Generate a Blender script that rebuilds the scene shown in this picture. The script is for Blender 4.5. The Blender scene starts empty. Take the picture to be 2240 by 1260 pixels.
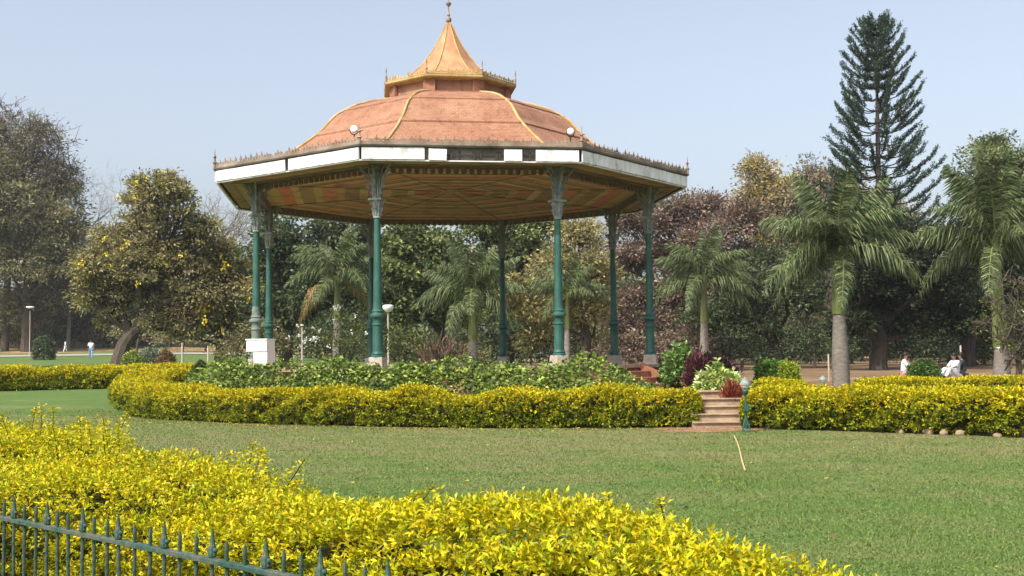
import bpy, math, random
import numpy as np
from mathutils import Vector, Matrix
SC = bpy.context.scene
COL = SC.collection
rng = np.random.default_rng(7)
random.seed(7)
PI = math.pi
R_ = math.radians

# ------------------------------------------------------------------ camera
F, PITCH, ROLL, EYE = 2474.4, .0621, -.0109, 1.4      # focal length in pixels of the 2240 px wide photograph
cam = bpy.data.cameras.new('camera')
cam.sensor_width = 36; cam.lens = 36 * F / 2240; cam.clip_start = .1; cam.clip_end = 2000
co = bpy.data.objects.new('camera', cam); COL.objects.link(co)
co.matrix_world = Matrix.Translation((0, 0, EYE)) @ Matrix.Rotation(PI/2 + PITCH, 4, 'X') @ Matrix.Rotation(ROLL, 4, 'Z')
SC.camera = co
# ------------------------------------------------------------------ sky and sun
SUN_AZ, SUN_EL = R_(219), R_(50)                        # azimuth clockwise from +Y
w = bpy.data.worlds.new('World'); SC.world = w; w.use_nodes = True
nt = w.node_tree; sky = nt.nodes.new('ShaderNodeTexSky'); sky.sky_type = 'NISHITA'; sky.sun_disc = False
sky.sun_elevation = SUN_EL; sky.sun_rotation = SUN_AZ; sky.air_density = 1.0; sky.dust_density = 5.0; sky.ozone_density = 1.5; sky.altitude = 0
bg = nt.nodes['Background']; bg.inputs[1].default_value = .15
hs = nt.nodes.new('ShaderNodeHueSaturation'); hs.inputs['Saturation'].default_value = .61   # dry dusty air: a paler sky
nt.links.new(sky.outputs[0], hs.inputs['Color']); nt.links.new(hs.outputs[0], bg.inputs[0])
sl = bpy.data.lights.new('sun', 'SUN'); sl.energy = 3.1; sl.angle = R_(.53); sl.color = (1, .95, .86)
so = bpy.data.objects.new('sun', sl); COL.objects.link(so)
sd = Vector((math.sin(SUN_AZ)*math.cos(SUN_EL), math.cos(SUN_AZ)*math.cos(SUN_EL), math.sin(SUN_EL)))
so.rotation_euler = sd.to_track_quat('Z', 'Y').to_euler(); so.location = (0, 0, 40)
SC.view_settings.view_transform = 'Standard'; SC.view_settings.look = 'None'
SC.view_settings.exposure = .78; SC.view_settings.gamma = 1
SC.render.resolution_x = 1024; SC.render.resolution_y = 576
SC.render.engine = 'CYCLES'
SC.cycles.max_bounces = 6; SC.cycles.diffuse_bounces = 3; SC.cycles.transmission_bounces = 4; SC.cycles.transparent_max_bounces = 4

# ------------------------------------------------------------------ helpers
def W(px, py, Y):
    """world point at distance Y seen at pixel (px, py) of the photograph"""
    dx, dy = px-1120, py-630
    cr, sr = math.cos(-ROLL), math.sin(-ROLL)
    a = (cr*dx-sr*dy)/F; u = -(sr*dx+cr*dy)/F
    c, s = math.cos(PITCH), math.sin(PITCH)
    v = np.array([a, c-u*s, s+u*c]); v = v*(Y/v[1]); v[2] += EYE
    return v
PM = lambda Y: F/Y          # photograph pixels per metre at distance Y
def sst(a, b, x):
    t = np.clip((np.asarray(x, float)-a)/(b-a), 0, 1); return t*t*(3-2*t)
CX, CY, ROT = -1.7363, 31.9496, .1376                  # bandstand centre
LY = [-60, 28, 38, 60, 105, 125, 150, 200, 400]; LZ = [0, 0, .5, .95, 1.8, 2.65, 4, 6, 6]
RY = [-60, 26, 40, 60, 100, 400]; RZ = [0, 0, .3, .7, 1.0, 1.2]
def ground_z(X, Y):
    X = np.asarray(X, float); Y = np.asarray(Y, float)
    wl = sst(-.02, -.3, X/np.maximum(Y, 12))
    return wl*np.interp(Y, LY, LZ) + (1-wl)*np.interp(Y, RY, RZ)
RING = [(-10.6, 37.0), (-11.3, 34.6), (-10.6, 31.9), (-8.9, 28.8), (-6.3, 26.45), (-3.6, 24.75), (-1.2, 23.65), (1.2, 23.1), (3.0, 22.95), (3.75, 22.95)]   # line of the ring hedge
_ra = np.degrees(np.arctan2([p[1]-CY for p in RING], [p[0]-CX for p in RING])) % 360; _rr = np.hypot([p[0]-CX for p in RING], [p[1]-CY for p in RING])-.62
def hedge_r(a):
    return np.interp(np.degrees(a) % 360, np.concatenate([[0, 60, 100], _ra, [310, 330, 360]]), np.concatenate([[9, 9.2, 9.4], _rr, [9.6, 9, 9]]))
def mound_z(X, Y):
    dx, dy = X-CX, Y-CY
    r = np.hypot(dx, dy); a = np.arctan2(dy, dx); rh = hedge_r(a); r0 = np.minimum(6.3, rh-.6)
    h = 1.06*(1-sst(0, 1, (r-r0)/(rh-r0)))
    dip = np.exp(-(np.abs(a+.67)/.17)**4)*sst(5.6, 6.0, r)
    return np.maximum(h*(1-.8*dip), 0)
def surf_z(X, Y):
    return np.maximum(ground_z(X, Y), mound_z(X, Y)-.0)

def tag(o, label=None, cat=None, group=None, kind=None):
    if label: o['label'] = label
    if cat: o['category'] = cat
    if group: o['group'] = group
    if kind: o['kind'] = kind
    return o
def empty(name, loc=(0, 0, 0), rz=0):
    o = bpy.data.objects.new(name, None); COL.objects.link(o); o.location = loc; o.rotation_euler = (0, 0, rz)
    o.empty_display_size = .2
    return o
def np_mesh(name, V, faces, mat, parent=None, col=None, smooth=False):
    """faces: list of int arrays (m,k)"""
    V = np.asarray(V, np.float32).reshape(-1, 3)
    me = bpy.data.meshes.new(name)
    me.vertices.add(len(V)); me.vertices.foreach_set('co', V.ravel())
    fl = [np.asarray(f, np.int32) for f in faces if len(f)]
    nl = sum(f.size for f in fl); npoly = sum(len(f) for f in fl)
    me.loops.add(nl); me.loops.foreach_set('vertex_index', np.concatenate([f.ravel() for f in fl]))
    tot = np.concatenate([np.full(len(f), f.shape[1], np.int32) for f in fl])
    st = np.concatenate([[0], np.cumsum(tot)[:-1]]).astype(np.int32)
    me.polygons.add(npoly); me.polygons.foreach_set('loop_start', st)
    try: me.polygons.foreach_set('loop_total', tot)
    except Exception: pass
    me.update(calc_edges=True)
    if smooth: me.polygons.foreach_set('use_smooth', np.ones(npoly, bool))
    if col is not None:
        at = me.color_attributes.new('Col', 'FLOAT_COLOR', 'POINT')
        c4 = np.ones((len(V), 4), np.float32); c4[:, :3] = col
        at.data.foreach_set('color', c4.ravel())
    me.validate(); me.materials.append(mat)
    o = bpy.data.objects.new(name, me); COL.objects.link(o); o.parent = parent
    return o
class MB:
    """collects simple solids in local coordinates"""
    def __init__(s): s.V = []; s.T = []; s.n = 0
    def add(s, V, faces):
        V = np.asarray(V, float).reshape(-1, 3)
        for f in faces: s.T.append([i+s.n for i in f])
        s.V.append(V); s.n += len(V); return s
    def box(s, c, d, rz=0, taper=1.0, rx=0, ry=0):
        hx, hy, hz = d[0]/2, d[1]/2, d[2]/2
        P = np.array([[x*hx*(taper if z > 0 else 1), y*hy*(taper if z > 0 else 1), z*hz] for z in (-1, 1) for y in (-1, 1) for x in (-1, 1)])
        M = np.array(Matrix.Rotation(rz, 3, 'Z') @ Matrix.Rotation(ry, 3, 'Y') @ Matrix.Rotation(rx, 3, 'X'))
        return s.add(P@M.T+np.array(c), [(0, 2, 3, 1), (4, 5, 7, 6), (0, 1, 5, 4), (2, 6, 7, 3), (0, 4, 6, 2), (1, 3, 7, 5)])
    def lathe(s, prof, c=(0, 0, 0), n=16, rot=0, caps=True):
        k = len(prof); V = []
        for r, z in prof:
            for i in range(n):
                a = rot+2*PI*i/n; V.append((c[0]+r*math.cos(a), c[1]+r*math.sin(a), c[2]+z))
        fs = [(j*n+i, j*n+(i+1) % n, (j+1)*n+(i+1) % n, (j+1)*n+i) for j in range(k-1) for i in range(n)]
        if caps: fs += [tuple(range(n))[::-1], tuple(range((k-1)*n, k*n))]
        return s.add(V, fs)
    def tube(s, P, rad, n=6, cap=True):
        P = np.asarray(P, float); m = len(P); rad = np.broadcast_to(rad, (m,))
        t = np.gradient(P, axis=0); t /= np.linalg.norm(t, axis=1)[:, None]+1e-9
        ref = np.array([0, 0, 1.]) if abs(t[:, 2]).mean() < .8 else np.array([1., 0, 0])
        a = np.cross(t, ref); a /= np.linalg.norm(a, axis=1)[:, None]+1e-9; b = np.cross(t, a)
        an = 2*PI*np.arange(n)/n
        V = P[:, None]+rad[:, None, None]*(a[:, None]*np.cos(an)[None, :, None]+b[:, None]*np.sin(an)[None, :, None])
        fs = [(j*n+i, (j+1)*n+i, (j+1)*n+(i+1) % n, j*n+(i+1) % n) for j in range(m-1) for i in range(n)]
        if cap: fs += [tuple(range(n)), tuple(range((m-1)*n, m*n))[::-1]]
        return s.add(V.reshape(-1, 3), fs)
    def ball(s, c, r, n=12, sq=(1, 1, 1)):
        pr = [(max(.001, math.sin(PI*i/n))*r, -math.cos(PI*i/n)*r) for i in range(n+1)]
        k = s.n; s.lathe(pr, (0, 0, 0), n)
        s.V[-1] = s.V[-1]*np.array(sq)+np.array(c); return s
    def prism(s, pts, th, M):
        """2-D outline extruded by th; M 4x4 places it"""
        n = len(pts); V = [(x, -th/2, z) for x, z in pts]+[(x, th/2, z) for x, z in pts]
        V = np.array([M @ Vector(v) for v in V])
        return s.add(V, [tuple(range(n)), tuple(range(n, 2*n))[::-1]]+[(i, i+n, (i+1) % n+n, (i+1) % n) for i in range(n)])
    def build(s, name, mat, parent=None, smooth=False, bevel=0):
        me = bpy.data.meshes.new(name); me.from_pydata(np.concatenate(s.V).tolist(), [], s.T)
        import bmesh
        b = bmesh.new(); b.from_mesh(me); bmesh.ops.recalc_face_normals(b, faces=b.faces)
        if bevel: bmesh.ops.bevel(b, geom=list(b.edges), offset=bevel, segments=2, affect='EDGES', profile=.6)
        b.to_mesh(me); b.free()
        if smooth:
            me.polygons.foreach_set('use_smooth', np.ones(len(me.polygons), bool))
            try: me.set_sharp_from_angle(angle=R_(35))
            except Exception: pass
        me.materials.append(mat)
        o = bpy.data.objects.new(name, me); COL.objects.link(o); o.parent = parent
        return o

# ------------------------------------------------------------------ materials
def newmat(name):
    m = bpy.data.materials.new(name); m.use_nodes = True
    return m, m.node_tree, m.node_tree.nodes['Principled BSDF']
def ramp(t, stops):
    r = t.nodes.new('ShaderNodeValToRGB'); e = r.color_ramp.elements
    while len(e) < len(stops): e.new(.5)
    for k, (p, c) in enumerate(stops): e[k].position = p; e[k].color = (*c, 1)
    return r
def noisemat(name, stops, scale=3, detail=6, rough=.8, bump=0, bscale=None, spec=.3, stretch=(1, 1, 1), metallic=0, dist=0):
    m, t, b = newmat(name); L = t.links.new
    tc = t.nodes.new('ShaderNodeTexCoord'); mp = t.nodes.new('ShaderNodeMapping'); mp.inputs['Scale'].default_value = stretch
    L(tc.outputs['Object'], mp.inputs[0])
    n = t.nodes.new('ShaderNodeTexNoise'); n.inputs['Scale'].default_value = scale; n.inputs['Detail'].default_value = detail; n.inputs['Roughness'].default_value = .65
    n.inputs['Distortion'].default_value = dist
    L(mp.outputs[0], n.inputs[0]); r = ramp(t, stops); L(n.outputs[0], r.inputs[0]); L(r.outputs[0], b.inputs['Base Color'])
    b.inputs['Roughness'].default_value = rough; b.inputs['Specular IOR Level'].default_value = spec; b.inputs['Metallic'].default_value = metallic
    if bump:
        n2 = t.nodes.new('ShaderNodeTexNoise'); n2.inputs['Scale'].default_value = bscale or scale*4; n2.inputs['Detail'].default_value = 8; L(mp.outputs[0], n2.inputs[0])
        bp = t.nodes.new('ShaderNodeBump'); bp.inputs['Strength'].default_value = bump; bp.inputs['Distance'].default_value = .03
        L(n2.outputs[0], bp.inputs['Height']); L(bp.outputs[0], b.inputs['Normal'])
    return m
def leafmat(name, trans=.3, rough=.45, spec=.35):
    m, t, b = newmat(name); L = t.links.new
    a = t.nodes.new('ShaderNodeAttribute'); a.attribute_name = 'Col'
    L(a.outputs['Color'], b.inputs['Base Color']); b.inputs['Roughness'].default_value = rough; b.inputs['Specular IOR Level'].default_value = spec
    tr = t.nodes.new('ShaderNodeBsdfTranslucent'); L(a.outputs['Color'], tr.inputs[0])
    mx = t.nodes.new('ShaderNodeMixShader'); mx.inputs[0].default_value = trans
    L(b.outputs[0], mx.inputs[1]); L(tr.outputs[0], mx.inputs[2]); L(mx.outputs[0], t.nodes['Material Output'].inputs[0])
    return m
M = {}
M['leaf'] = leafmat('leaf', .28, .55, .18)
M['treeleaf'] = leafmat('tree_leaf', .42, .6, .12)
M['glossleaf'] = leafmat('glossy_leaf', .25, .35, .5)
M['bark'] = noisemat('bark', [(.3, (.035, .026, .019)), (.7, (.10, .078, .058))], 3, 8, .9, .6, 12, stretch=(3, 3, .6))
M['darkbark'] = noisemat('dark_bark', [(.3, (.02, .017, .014)), (.7, (.06, .048, .038))], 3, 8, .9, .6, 12, stretch=(3, 3, .6))
M['greybark'] = noisemat('grey_bark', [(.3, (.14, .125, .11)), (.7, (.27, .25, .225))], 3, 8, .9, .4, 12)
M['twig'] = noisemat('twig', [(.3, (.012, .014, .004)), (.7, (.04, .04, .012))], 20, 4, 1, spec=0)
M['paint_green'] = noisemat('green_paint', [(.25, (.010, .045, .035)), (.5, (.02, .085, .065)), (.66, (.04, .12, .095)), (.78, (.13, .17, .14)), (.9, (.10, .07, .05))], 4, 10, .5, .1, 30, spec=.4, stretch=(1, 1, .5))
M['fence_green'] = noisemat('fence_paint', [(.3, (.012, .04, .034)), (.48, (.028, .07, .056)), (.6, (.09, .095, .075)), (.8, (.07, .05, .035))], 9, 8, .5, .2, 60, spec=.4)
M['iron_grey'] = noisemat('weathered_grey_paint', [(.3, (.10, .12, .115)), (.5, (.20, .23, .22)), (.75, (.33, .34, .32))], 7, 8, .6, .3, 40)
M['concrete'] = noisemat('concrete', [(.3, (.25, .2, .17)), (.7, (.46, .4, .35))], 5, 8, .9, .3, 30)
M['white_paint'] = noisemat('white_paint', [(.28, (.34, .32, .29)), (.42, (.60, .59, .57)), (.55, (.74, .74, .73)), (.8, (.82, .82, .81))], 2.6, 9, .6, .05, 12, stretch=(2.2, 2.2, .8))
M['worn_green'] = noisemat('worn_green_paint', [(.3, (.06, .11, .085)), (.6, (.16, .19, .16)), (.8, (.25, .27, .24))], 6, 8, .7)
M['box_white'] = noisemat('cabinet_white', [(.3, (.76, .75, .72)), (.7, (.86, .86, .85))], 3, 6, .4)
M['crest'] = noisemat('cresting_iron', [(.3, (.10, .07, .05)), (.5, (.22, .165, .12)), (.7, (.34, .27, .21))], 1.6, 8, .7, .2, 30)
M['gutter'] = noisemat('gutter_metal', [(.3, (.07, .06, .055)), (.5, (.15, .135, .12)), (.75, (.26, .24, .22))], 1.6, 8, .7, .2, 30)
M['ceil_rib'] = noisemat('ceiling_rib_paint', [(.3, (.13, .09, .045)), (.7, (.22, .16, .08))], 6, 6, .9)
M['dark'] = noisemat('dark_timber', [(.3, (.02, .017, .013)), (.7, (.06, .05, .04))], 6, 6, .9)
M['brown'] = noisemat('frieze_timber', [(.3, (.10, .07, .045)), (.7, (.19, .145, .10))], 6, 6, .9)
M['yellow_trim'] = noisemat('yellow_trim', [(.3, (.24, .15, .05)), (.5, (.40, .28, .11)), (.75, (.50, .41, .22))], 3, 8, .6)
M['brick'] = noisemat('red_brick_plaster', [(.25, (.15, .06, .035)), (.5, (.27, .115, .07)), (.75, (.36, .18, .12))], 3, 8, .9, .3, 20)
M['step'] = noisemat('step_stone', [(.25, (.16, .105, .07)), (.45, (.29, .20, .13)), (.75, (.46, .37, .26))], 3, 8, .9, .2, 20)
M['soil'] = noisemat('red_soil', [(.25, (.13, .065, .035)), (.5, (.24, .125, .07)), (.8, (.34, .21, .12))], 3, 9, .95, .4, 20)
M['red'] = noisemat('red_render', [(.3, (.32, .07, .045)), (.7, (.45, .12, .08))], 1, 6, .9)
M['globe'] = noisemat('milk_glass', [(.3, (.72, .72, .70)), (.7, (.84, .84, .82))], 2, 3, .25, spec=.6)
M['skin'] = noisemat('skin', [(.3, (.20, .11, .07)), (.7, (.26, .15, .10))], 5, 3, .6)
M['hair'] = noisemat('hair', [(.3, (.01, .009, .008)), (.7, (.02, .018, .015))], 20, 3, .5)
M['cloth_white'] = noisemat('white_cotton', [(.3, (.68, .69, .72)), (.7, (.8, .8, .82))], 8, 3, .9)
M['cloth_blue'] = noisemat('blue_cloth', [(.3, (.10, .22, .40)), (.7, (.22, .38, .58))], 8, 3, .9)
M['cloth_dark'] = noisemat('dark_cloth', [(.3, (.02, .022, .03)), (.7, (.04, .04, .05))], 8, 3, .9)
M['cloth_pink'] = noisemat('pink_cloth', [(.3, (.42, .2, .18)), (.7, (.55, .3, .26))], 8, 3, .9)

# roof: faded terracotta sheets with small courses of tiles
m, t, b = newmat('terracotta_roof'); L = t.links.new
tc = t.nodes.new('ShaderNodeTexCoord'); n = t.nodes.new('ShaderNodeTexNoise'); n.inputs['Scale'].default_value = 1.1; n.inputs['Detail'].default_value = 10; n.inputs['Roughness'].default_value = .7
L(tc.outputs['Object'], n.inputs[0]); r = ramp(t, [(.3, (.23, .10, .055)), (.5, (.315, .155, .09)), (.7, (.38, .215, .13))]); L(n.outputs[0], r.inputs[0])
sx = t.nodes.new('ShaderNodeSeparateXYZ'); L(tc.outputs['Object'], sx.inputs[0])
at = t.nodes.new('ShaderNodeMath'); at.operation = 'ARCTAN2'; L(sx.outputs[1], at.inputs[0]); L(sx.outputs[0], at.inputs[1])
cb = t.nodes.new('ShaderNodeCombineXYZ'); mm = t.nodes.new('ShaderNodeMath'); mm.operation = 'MULTIPLY'; mm.inputs[1].default_value = 14; L(at.outputs[0], mm.inputs[0]); L(mm.outputs[0], cb.inputs[0])
mz = t.nodes.new('ShaderNodeMath'); mz.operation = 'MULTIPLY'; mz.inputs[1].default_value = 5; L(sx.outputs[2], mz.inputs[0]); L(mz.outputs[0], cb.inputs[1])
bk = t.nodes.new('ShaderNodeTexBrick'); bk.inputs['Scale'].default_value = 1; bk.inputs['Color1'].default_value = (1, 1, 1, 1); bk.inputs['Color2'].default_value = (.86, .84, .82, 1); bk.inputs['Mortar'].default_value = (.62, .58, .55, 1)
bk.inputs['Mortar Size'].default_value = .03; L(cb.outputs[0], bk.inputs[0])
mu = t.nodes.new('ShaderNodeMix'); mu.data_type = 'RGBA'; mu.blend_type = 'MULTIPLY'; mu.inputs[0].default_value = .8
sm = t.nodes.new('ShaderNodeMapping'); sm.inputs['Scale'].default_value = (3.2, 3.2, .35); L(tc.outputs['Object'], sm.inputs[0])
sn = t.nodes.new('ShaderNodeTexNoise'); sn.inputs['Scale'].default_value = 2; sn.inputs['Detail'].default_value = 9; sn.inputs['Roughness'].default_value = .7; L(sm.outputs[0], sn.inputs[0])
sr = ramp(t, [(.32, (.55, .50, .46)), (.48, (1, 1, 1)), (.62, (1, 1, 1)), (.8, (1.15, 1.12, 1.08))]); L(sn.outputs[0], sr.inputs[0])
m3 = t.nodes.new('ShaderNodeMix'); m3.data_type = 'RGBA'; m3.blend_type = 'MULTIPLY'; m3.inputs[0].default_value = .9
L(r.outputs[0], mu.inputs[6]); L(bk.outputs[0], mu.inputs[7]); L(mu.outputs[2], m3.inputs[6]); L(sr.outputs[0], m3.inputs[7]); L(m3.outputs[2], b.inputs['Base Color']); b.inputs['Roughness'].default_value = .7; b.inputs['Specular IOR Level'].default_value = .3
M['roof'] = m
M['gold_roof'] = noisemat('ochre_roof', [(.28, (.24, .115, .055)), (.5, (.37, .185, .09)), (.7, (.43, .26, .13))], 2.2, 9, .7, .1, 20, stretch=(1.6, 1.6, .7))
# ceiling: concentric painted boards
m, t, b = newmat('painted_ceiling'); L = t.links.new
a = t.nodes.new('ShaderNodeAttribute'); a.attribute_name = 'Col'
n = t.nodes.new('ShaderNodeTexNoise'); n.inputs['Scale'].default_value = 1.6; n.inputs['Detail'].default_value = 8; n.inputs['Distortion'].default_value = 1.2
tc = t.nodes.new('ShaderNodeTexCoord'); L(tc.outputs['Object'], n.inputs[0]); r = ramp(t, [(.3, (.55, .45, .35)), (.5, (1, 1, 1)), (.72, (1.12, 1.0, .85))]); L(n.outputs[0], r.inputs[0])
mu = t.nodes.new('ShaderNodeMix'); mu.data_type = 'RGBA'; mu.blend_type = 'MULTIPLY'; mu.inputs[0].default_value = 1
L(a.outputs[0], mu.inputs[6]); L(r.outputs[0], mu.inputs[7]); L(mu.outputs[2], b.inputs['Base Color']); b.inputs['Roughness'].default_value = .8
M['ceiling'] = m

# ------------------------------------------------------------------ the ground
gx = np.unique(np.concatenate([np.linspace(-400, -60, 18), np.linspace(-60, 60, 161), np.linspace(60, 400, 18)]))
gy = np.unique(np.concatenate([np.linspace(-40, 0, 6), np.linspace(0, 60, 101), np.linspace(60, 210, 76), np.linspace(210, 900, 20)]))
GX, GY = np.meshgrid(gx, gy)
GZ = ground_z(GX, GY)
nx, ny = len(gx), len(gy); idx = np.arange(nx*ny).reshape(ny, nx)
gf = np.stack([idx[:-1, :-1], idx[:-1, 1:], idx[1:, 1:], idx[1:, :-1]], -1).reshape(-1, 4)
m, t, b = newmat('lawn_and_earth'); L = t.links.new
tc = t.nodes.new('ShaderNodeTexCoord')
def nz(scale, detail=6, st=(1, 1, 1), rough=.6, dist=0):
    mp = t.nodes.new('ShaderNodeMapping'); mp.inputs['Scale'].default_value = st; L(tc.outputs['Object'], mp.inputs[0])
    n = t.nodes.new('ShaderNodeTexNoise'); n.inputs['Scale'].default_value = scale; n.inputs['Detail'].default_value = detail; n.inputs['Roughness'].default_value = rough; n.inputs['Distortion'].default_value = dist
    L(mp.outputs[0], n.inputs[0]); return n.outputs[0]
def mix(fac, c1, c2, bt='MIX'):
    x = t.nodes.new('ShaderNodeMix'); x.data_type = 'RGBA'; x.blend_type = bt
    if isinstance(fac, float): x.inputs[0].default_value = fac
    else: L(fac, x.inputs[0])
    for k, c in ((6, c1), (7, c2)):
        if isinstance(c, tuple): x.inputs[k].default_value = (*c, 1)
        else: L(c, x.inputs[k])
    return x.outputs[2]
def mrange(v, a0, a1, b0=0, b1=1):
    x = t.nodes.new('ShaderNodeMapRange'); x.inputs[1].default_value = a0; x.inputs[2].default_value = a1; x.inputs[3].default_value = b0; x.inputs[4].default_value = b1; L(v, x.inputs[0]); return x.outputs[0]
def math_(op, a, b_=None):
    x = t.nodes.new('ShaderNodeMath'); x.operation = op
    for k, v in ((0, a), (1, b_)):
        if v is None: continue
        if isinstance(v, (int, float)): x.inputs[k].default_value = v
        else: L(v, x.inputs[k])
    return x.outputs[0]
g1 = ramp(t, [(.3, (.055, .098, .022)), (.5, (.078, .128, .03)), (.7, (.105, .15, .04))]); L(nz(60, 6), g1.inputs[0])
dry = ramp(t, [(.3, (.13, .135, .05)), (.7, (.19, .17, .075))]); L(nz(40, 5), dry.inputs[0])
sx = t.nodes.new('ShaderNodeSeparateXYZ'); L(tc.outputs['Object'], sx.inputs[0])
band = math_('MULTIPLY', mrange(sx.outputs[1], 11, 18), mrange(sx.outputs[1], 31, 24))
f1 = mrange(math_('ADD', nz(.55, 7, (.6, 1.3, 1), .7, .6), math_('MULTIPLY', band, .17)), .50, .68)
lawn = mix(f1, g1.outputs[0], dry.outputs[0])
lawn = mix(mrange(nz(1.1, 6, (1, 1, 1), .7), .35, .6, .35, 0), lawn, (.04, .10, .02))
earth = ramp(t, [(.3, (.10, .065, .035)), (.55, (.19, .125, .07)), (.75, (.27, .20, .12))]); L(nz(.4, 8), earth.inputs[0])
fe = math_('MULTIPLY', mrange(math_('ADD', sx.outputs[0], math_('MULTIPLY', nz(.1, 4), 14)), 4, 12), mrange(sx.outputs[1], 31, 38))
col = mix(fe, lawn, earth.outputs[0])
fl = math_('MULTIPLY', mrange(sx.outputs[1], 118, 122), mrange(sx.outputs[1], 240, 200))
col = mix(math_('MULTIPLY', fl, mrange(nz(.25, 5), .45, .55)), col, (.33, .19, .10))
L(col, b.inputs['Base Color']); b.inputs['Roughness'].default_value = .95; b.inputs['Specular IOR Level'].default_value = .15
bp = t.nodes.new('ShaderNodeBump'); bp.inputs['Strength'].default_value = .5; bp.inputs['Distance'].default_value = .03; L(nz(35, 8), bp.inputs['Height']); L(bp.outputs[0], b.inputs['Normal'])
ground = np_mesh('ground', np.stack([GX, GY, GZ], -1), [gf], m, smooth=True); tag(ground, kind='structure')
# mound under the bandstand
na, nr = 96, 26
aa = np.linspace(0, 2*PI, na, endpoint=False); rr = np.linspace(5.0, 10.4, nr)
A, Rr = np.meshgrid(aa, rr); MX, MY = CX+Rr*np.cos(A), CY+Rr*np.sin(A)
MZ = np.where(mound_z(MX, MY) > ground_z(MX, MY)+.02, mound_z(MX, MY), ground_z(MX, MY)-.05)
ii = np.arange(na*nr).reshape(nr, na); mf = np.stack([ii[:-1], np.roll(ii, -1, 1)[:-1], np.roll(ii, -1, 1)[1:], ii[1:]], -1).reshape(-1, 4)
mound = np_mesh('mound', np.stack([MX, MY, MZ], -1), [mf[:, ::-1]], M['soil'], smooth=True); tag(mound, kind='structure')
# bare earth worn at the foot of the steps
pts = []
for k in range(48):
    a = 2*PI*k/48; q = 1+.18*math.sin(3*a+1)+.1*math.sin(7*a)+.06*math.sin(13*a+2)
    pts.append((3.75+1.15*q*math.cos(a), 21.75+.75*q*math.sin(a)))
pc = [(3.75, 21.75, ground_z(3.75, 21.75)+.012)]+[(x, y, ground_z(x, y)+.006) for x, y in pts]
o = np_mesh('bare_earth', pc, [np.array([(0, k+1, (k+1) % 48+1) for k in range(48)])], M['soil']); tag(o, kind='structure')
# far path at the left and the low wall beyond it
def ribbon(name, P, wdt, mat, lift=.02, n=60):
    P = np.array(P, float); tt = np.linspace(0, len(P)-1, n); x = np.interp(tt, range(len(P)), P[:, 0]); y = np.interp(tt, range(len(P)), P[:, 1])
    d = np.stack([np.gradient(x), np.gradient(y)], 1); d /= np.linalg.norm(d, axis=1)[:, None]; nn = np.stack([-d[:, 1], d[:, 0]], 1)
    rows = []
    for s in (-.5, -.17, .17, .5):
        a_, b_ = x+nn[:, 0]*wdt*s, y+nn[:, 1]*wdt*s; rows.append(np.stack([a_, b_, ground_z(a_, b_)+lift], 1))
    V = np.stack(rows, 1).reshape(-1, 3); i = np.arange(n*4).reshape(n, 4)
    f = np.stack([i[:-1, :-1], i[1:, :-1], i[1:, 1:], i[:-1, 1:]], -1).reshape(-1, 4)
    return np_mesh(name, V, [f], mat)
M['path'] = noisemat('grey_path', [(.3, (.22, .2, .17)), (.7, (.33, .30, .26))], 1, 6, .95)
tag(ribbon('path', [(-75, 108), (-45, 114), (-25, 116), (-8, 112)], 5, M['path'], .05), kind='structure')

# ------------------------------------------------------------------ foliage engine
def unit(v): return v/(np.linalg.norm(v, axis=-1, keepdims=True)+1e-9)
def leaves(P, D, Lg, Wd, near=False, droop=.25, up=None):
    """P base points, D axis directions, Lg lengths, Wd widths -> verts, faces, verts per leaf"""
    n = len(P); D = unit(D)
    ref = rng.normal(size=(n, 3)) if up is None else up+.5*rng.normal(size=(n, 3))
    S = unit(np.cross(D, ref)); N = unit(np.cross(S, D)); N = np.where(N[:, 2:3] < 0, -N, N)
    Lg = np.broadcast_to(Lg, n)[:, None]; Wd = np.broadcast_to(Wd, n)[:, None]
    base = np.arange(n)[:, None]
    if near:
        V = np.stack([P, P+D*Lg*.45+S*Wd*.5+N*Wd*.18, P+D*Lg*.45-S*Wd*.5+N*Wd*.18, P+D*Lg*.5, P+D*Lg-N*Lg*droop], 1)
        f = np.concatenate([base*5+np.array([[0, 1, 3]]), base*5+np.array([[0, 3, 2]]), base*5+np.array([[1, 4, 3]]), base*5+np.array([[3, 4, 2]])])
        return V.reshape(-1, 3), f, 5
    V = np.stack([P, P+D*Lg*.5+S*Wd*.5+N*Wd*.12, P+D*Lg-N*Lg*droop, P+D*Lg*.5-S*Wd*.5+N*Wd*.12], 1)
    f = np.concatenate([base*4+np.array([[0, 1, 2]]), base*4+np.array([[0, 2, 3]])])
    return V.reshape(-1, 3), f, 4
def pick(pal, n, wts=None, jit=.18):
    pal = np.array(pal, float); k = rng.choice(len(pal), n, p=None if wts is None else np.array(wts)/sum(wts))
    c = pal[k]*(1+jit*rng.normal(size=(n, 1))); return np.clip(c, .004, .9)
def spline(P, n):
    P = np.asarray(P, float); tt = np.linspace(0, len(P)-1, n)
    if len(P) < 3: return np.stack([np.interp(tt, range(len(P)), P[:, k]) for k in range(3)], 1)
    out = []
    for t_ in tt:
        i = min(int(t_), len(P)-2); u = t_-i; p0 = P[max(i-1, 0)]; p1 = P[i]; p2 = P[i+1]; p3 = P[min(i+2, len(P)-1)]
        out.append(.5*((2*p1)+(-p0+p2)*u+(2*p0-5*p1+4*p2-p3)*u*u+(-p0+3*p1-3*p2+p3)*u**3))
    return np.array(out)
def wob(P, amp):
    P = P.copy(); P[1:-1] += rng.normal(size=(len(P)-2, 3))*amp; return P

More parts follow.
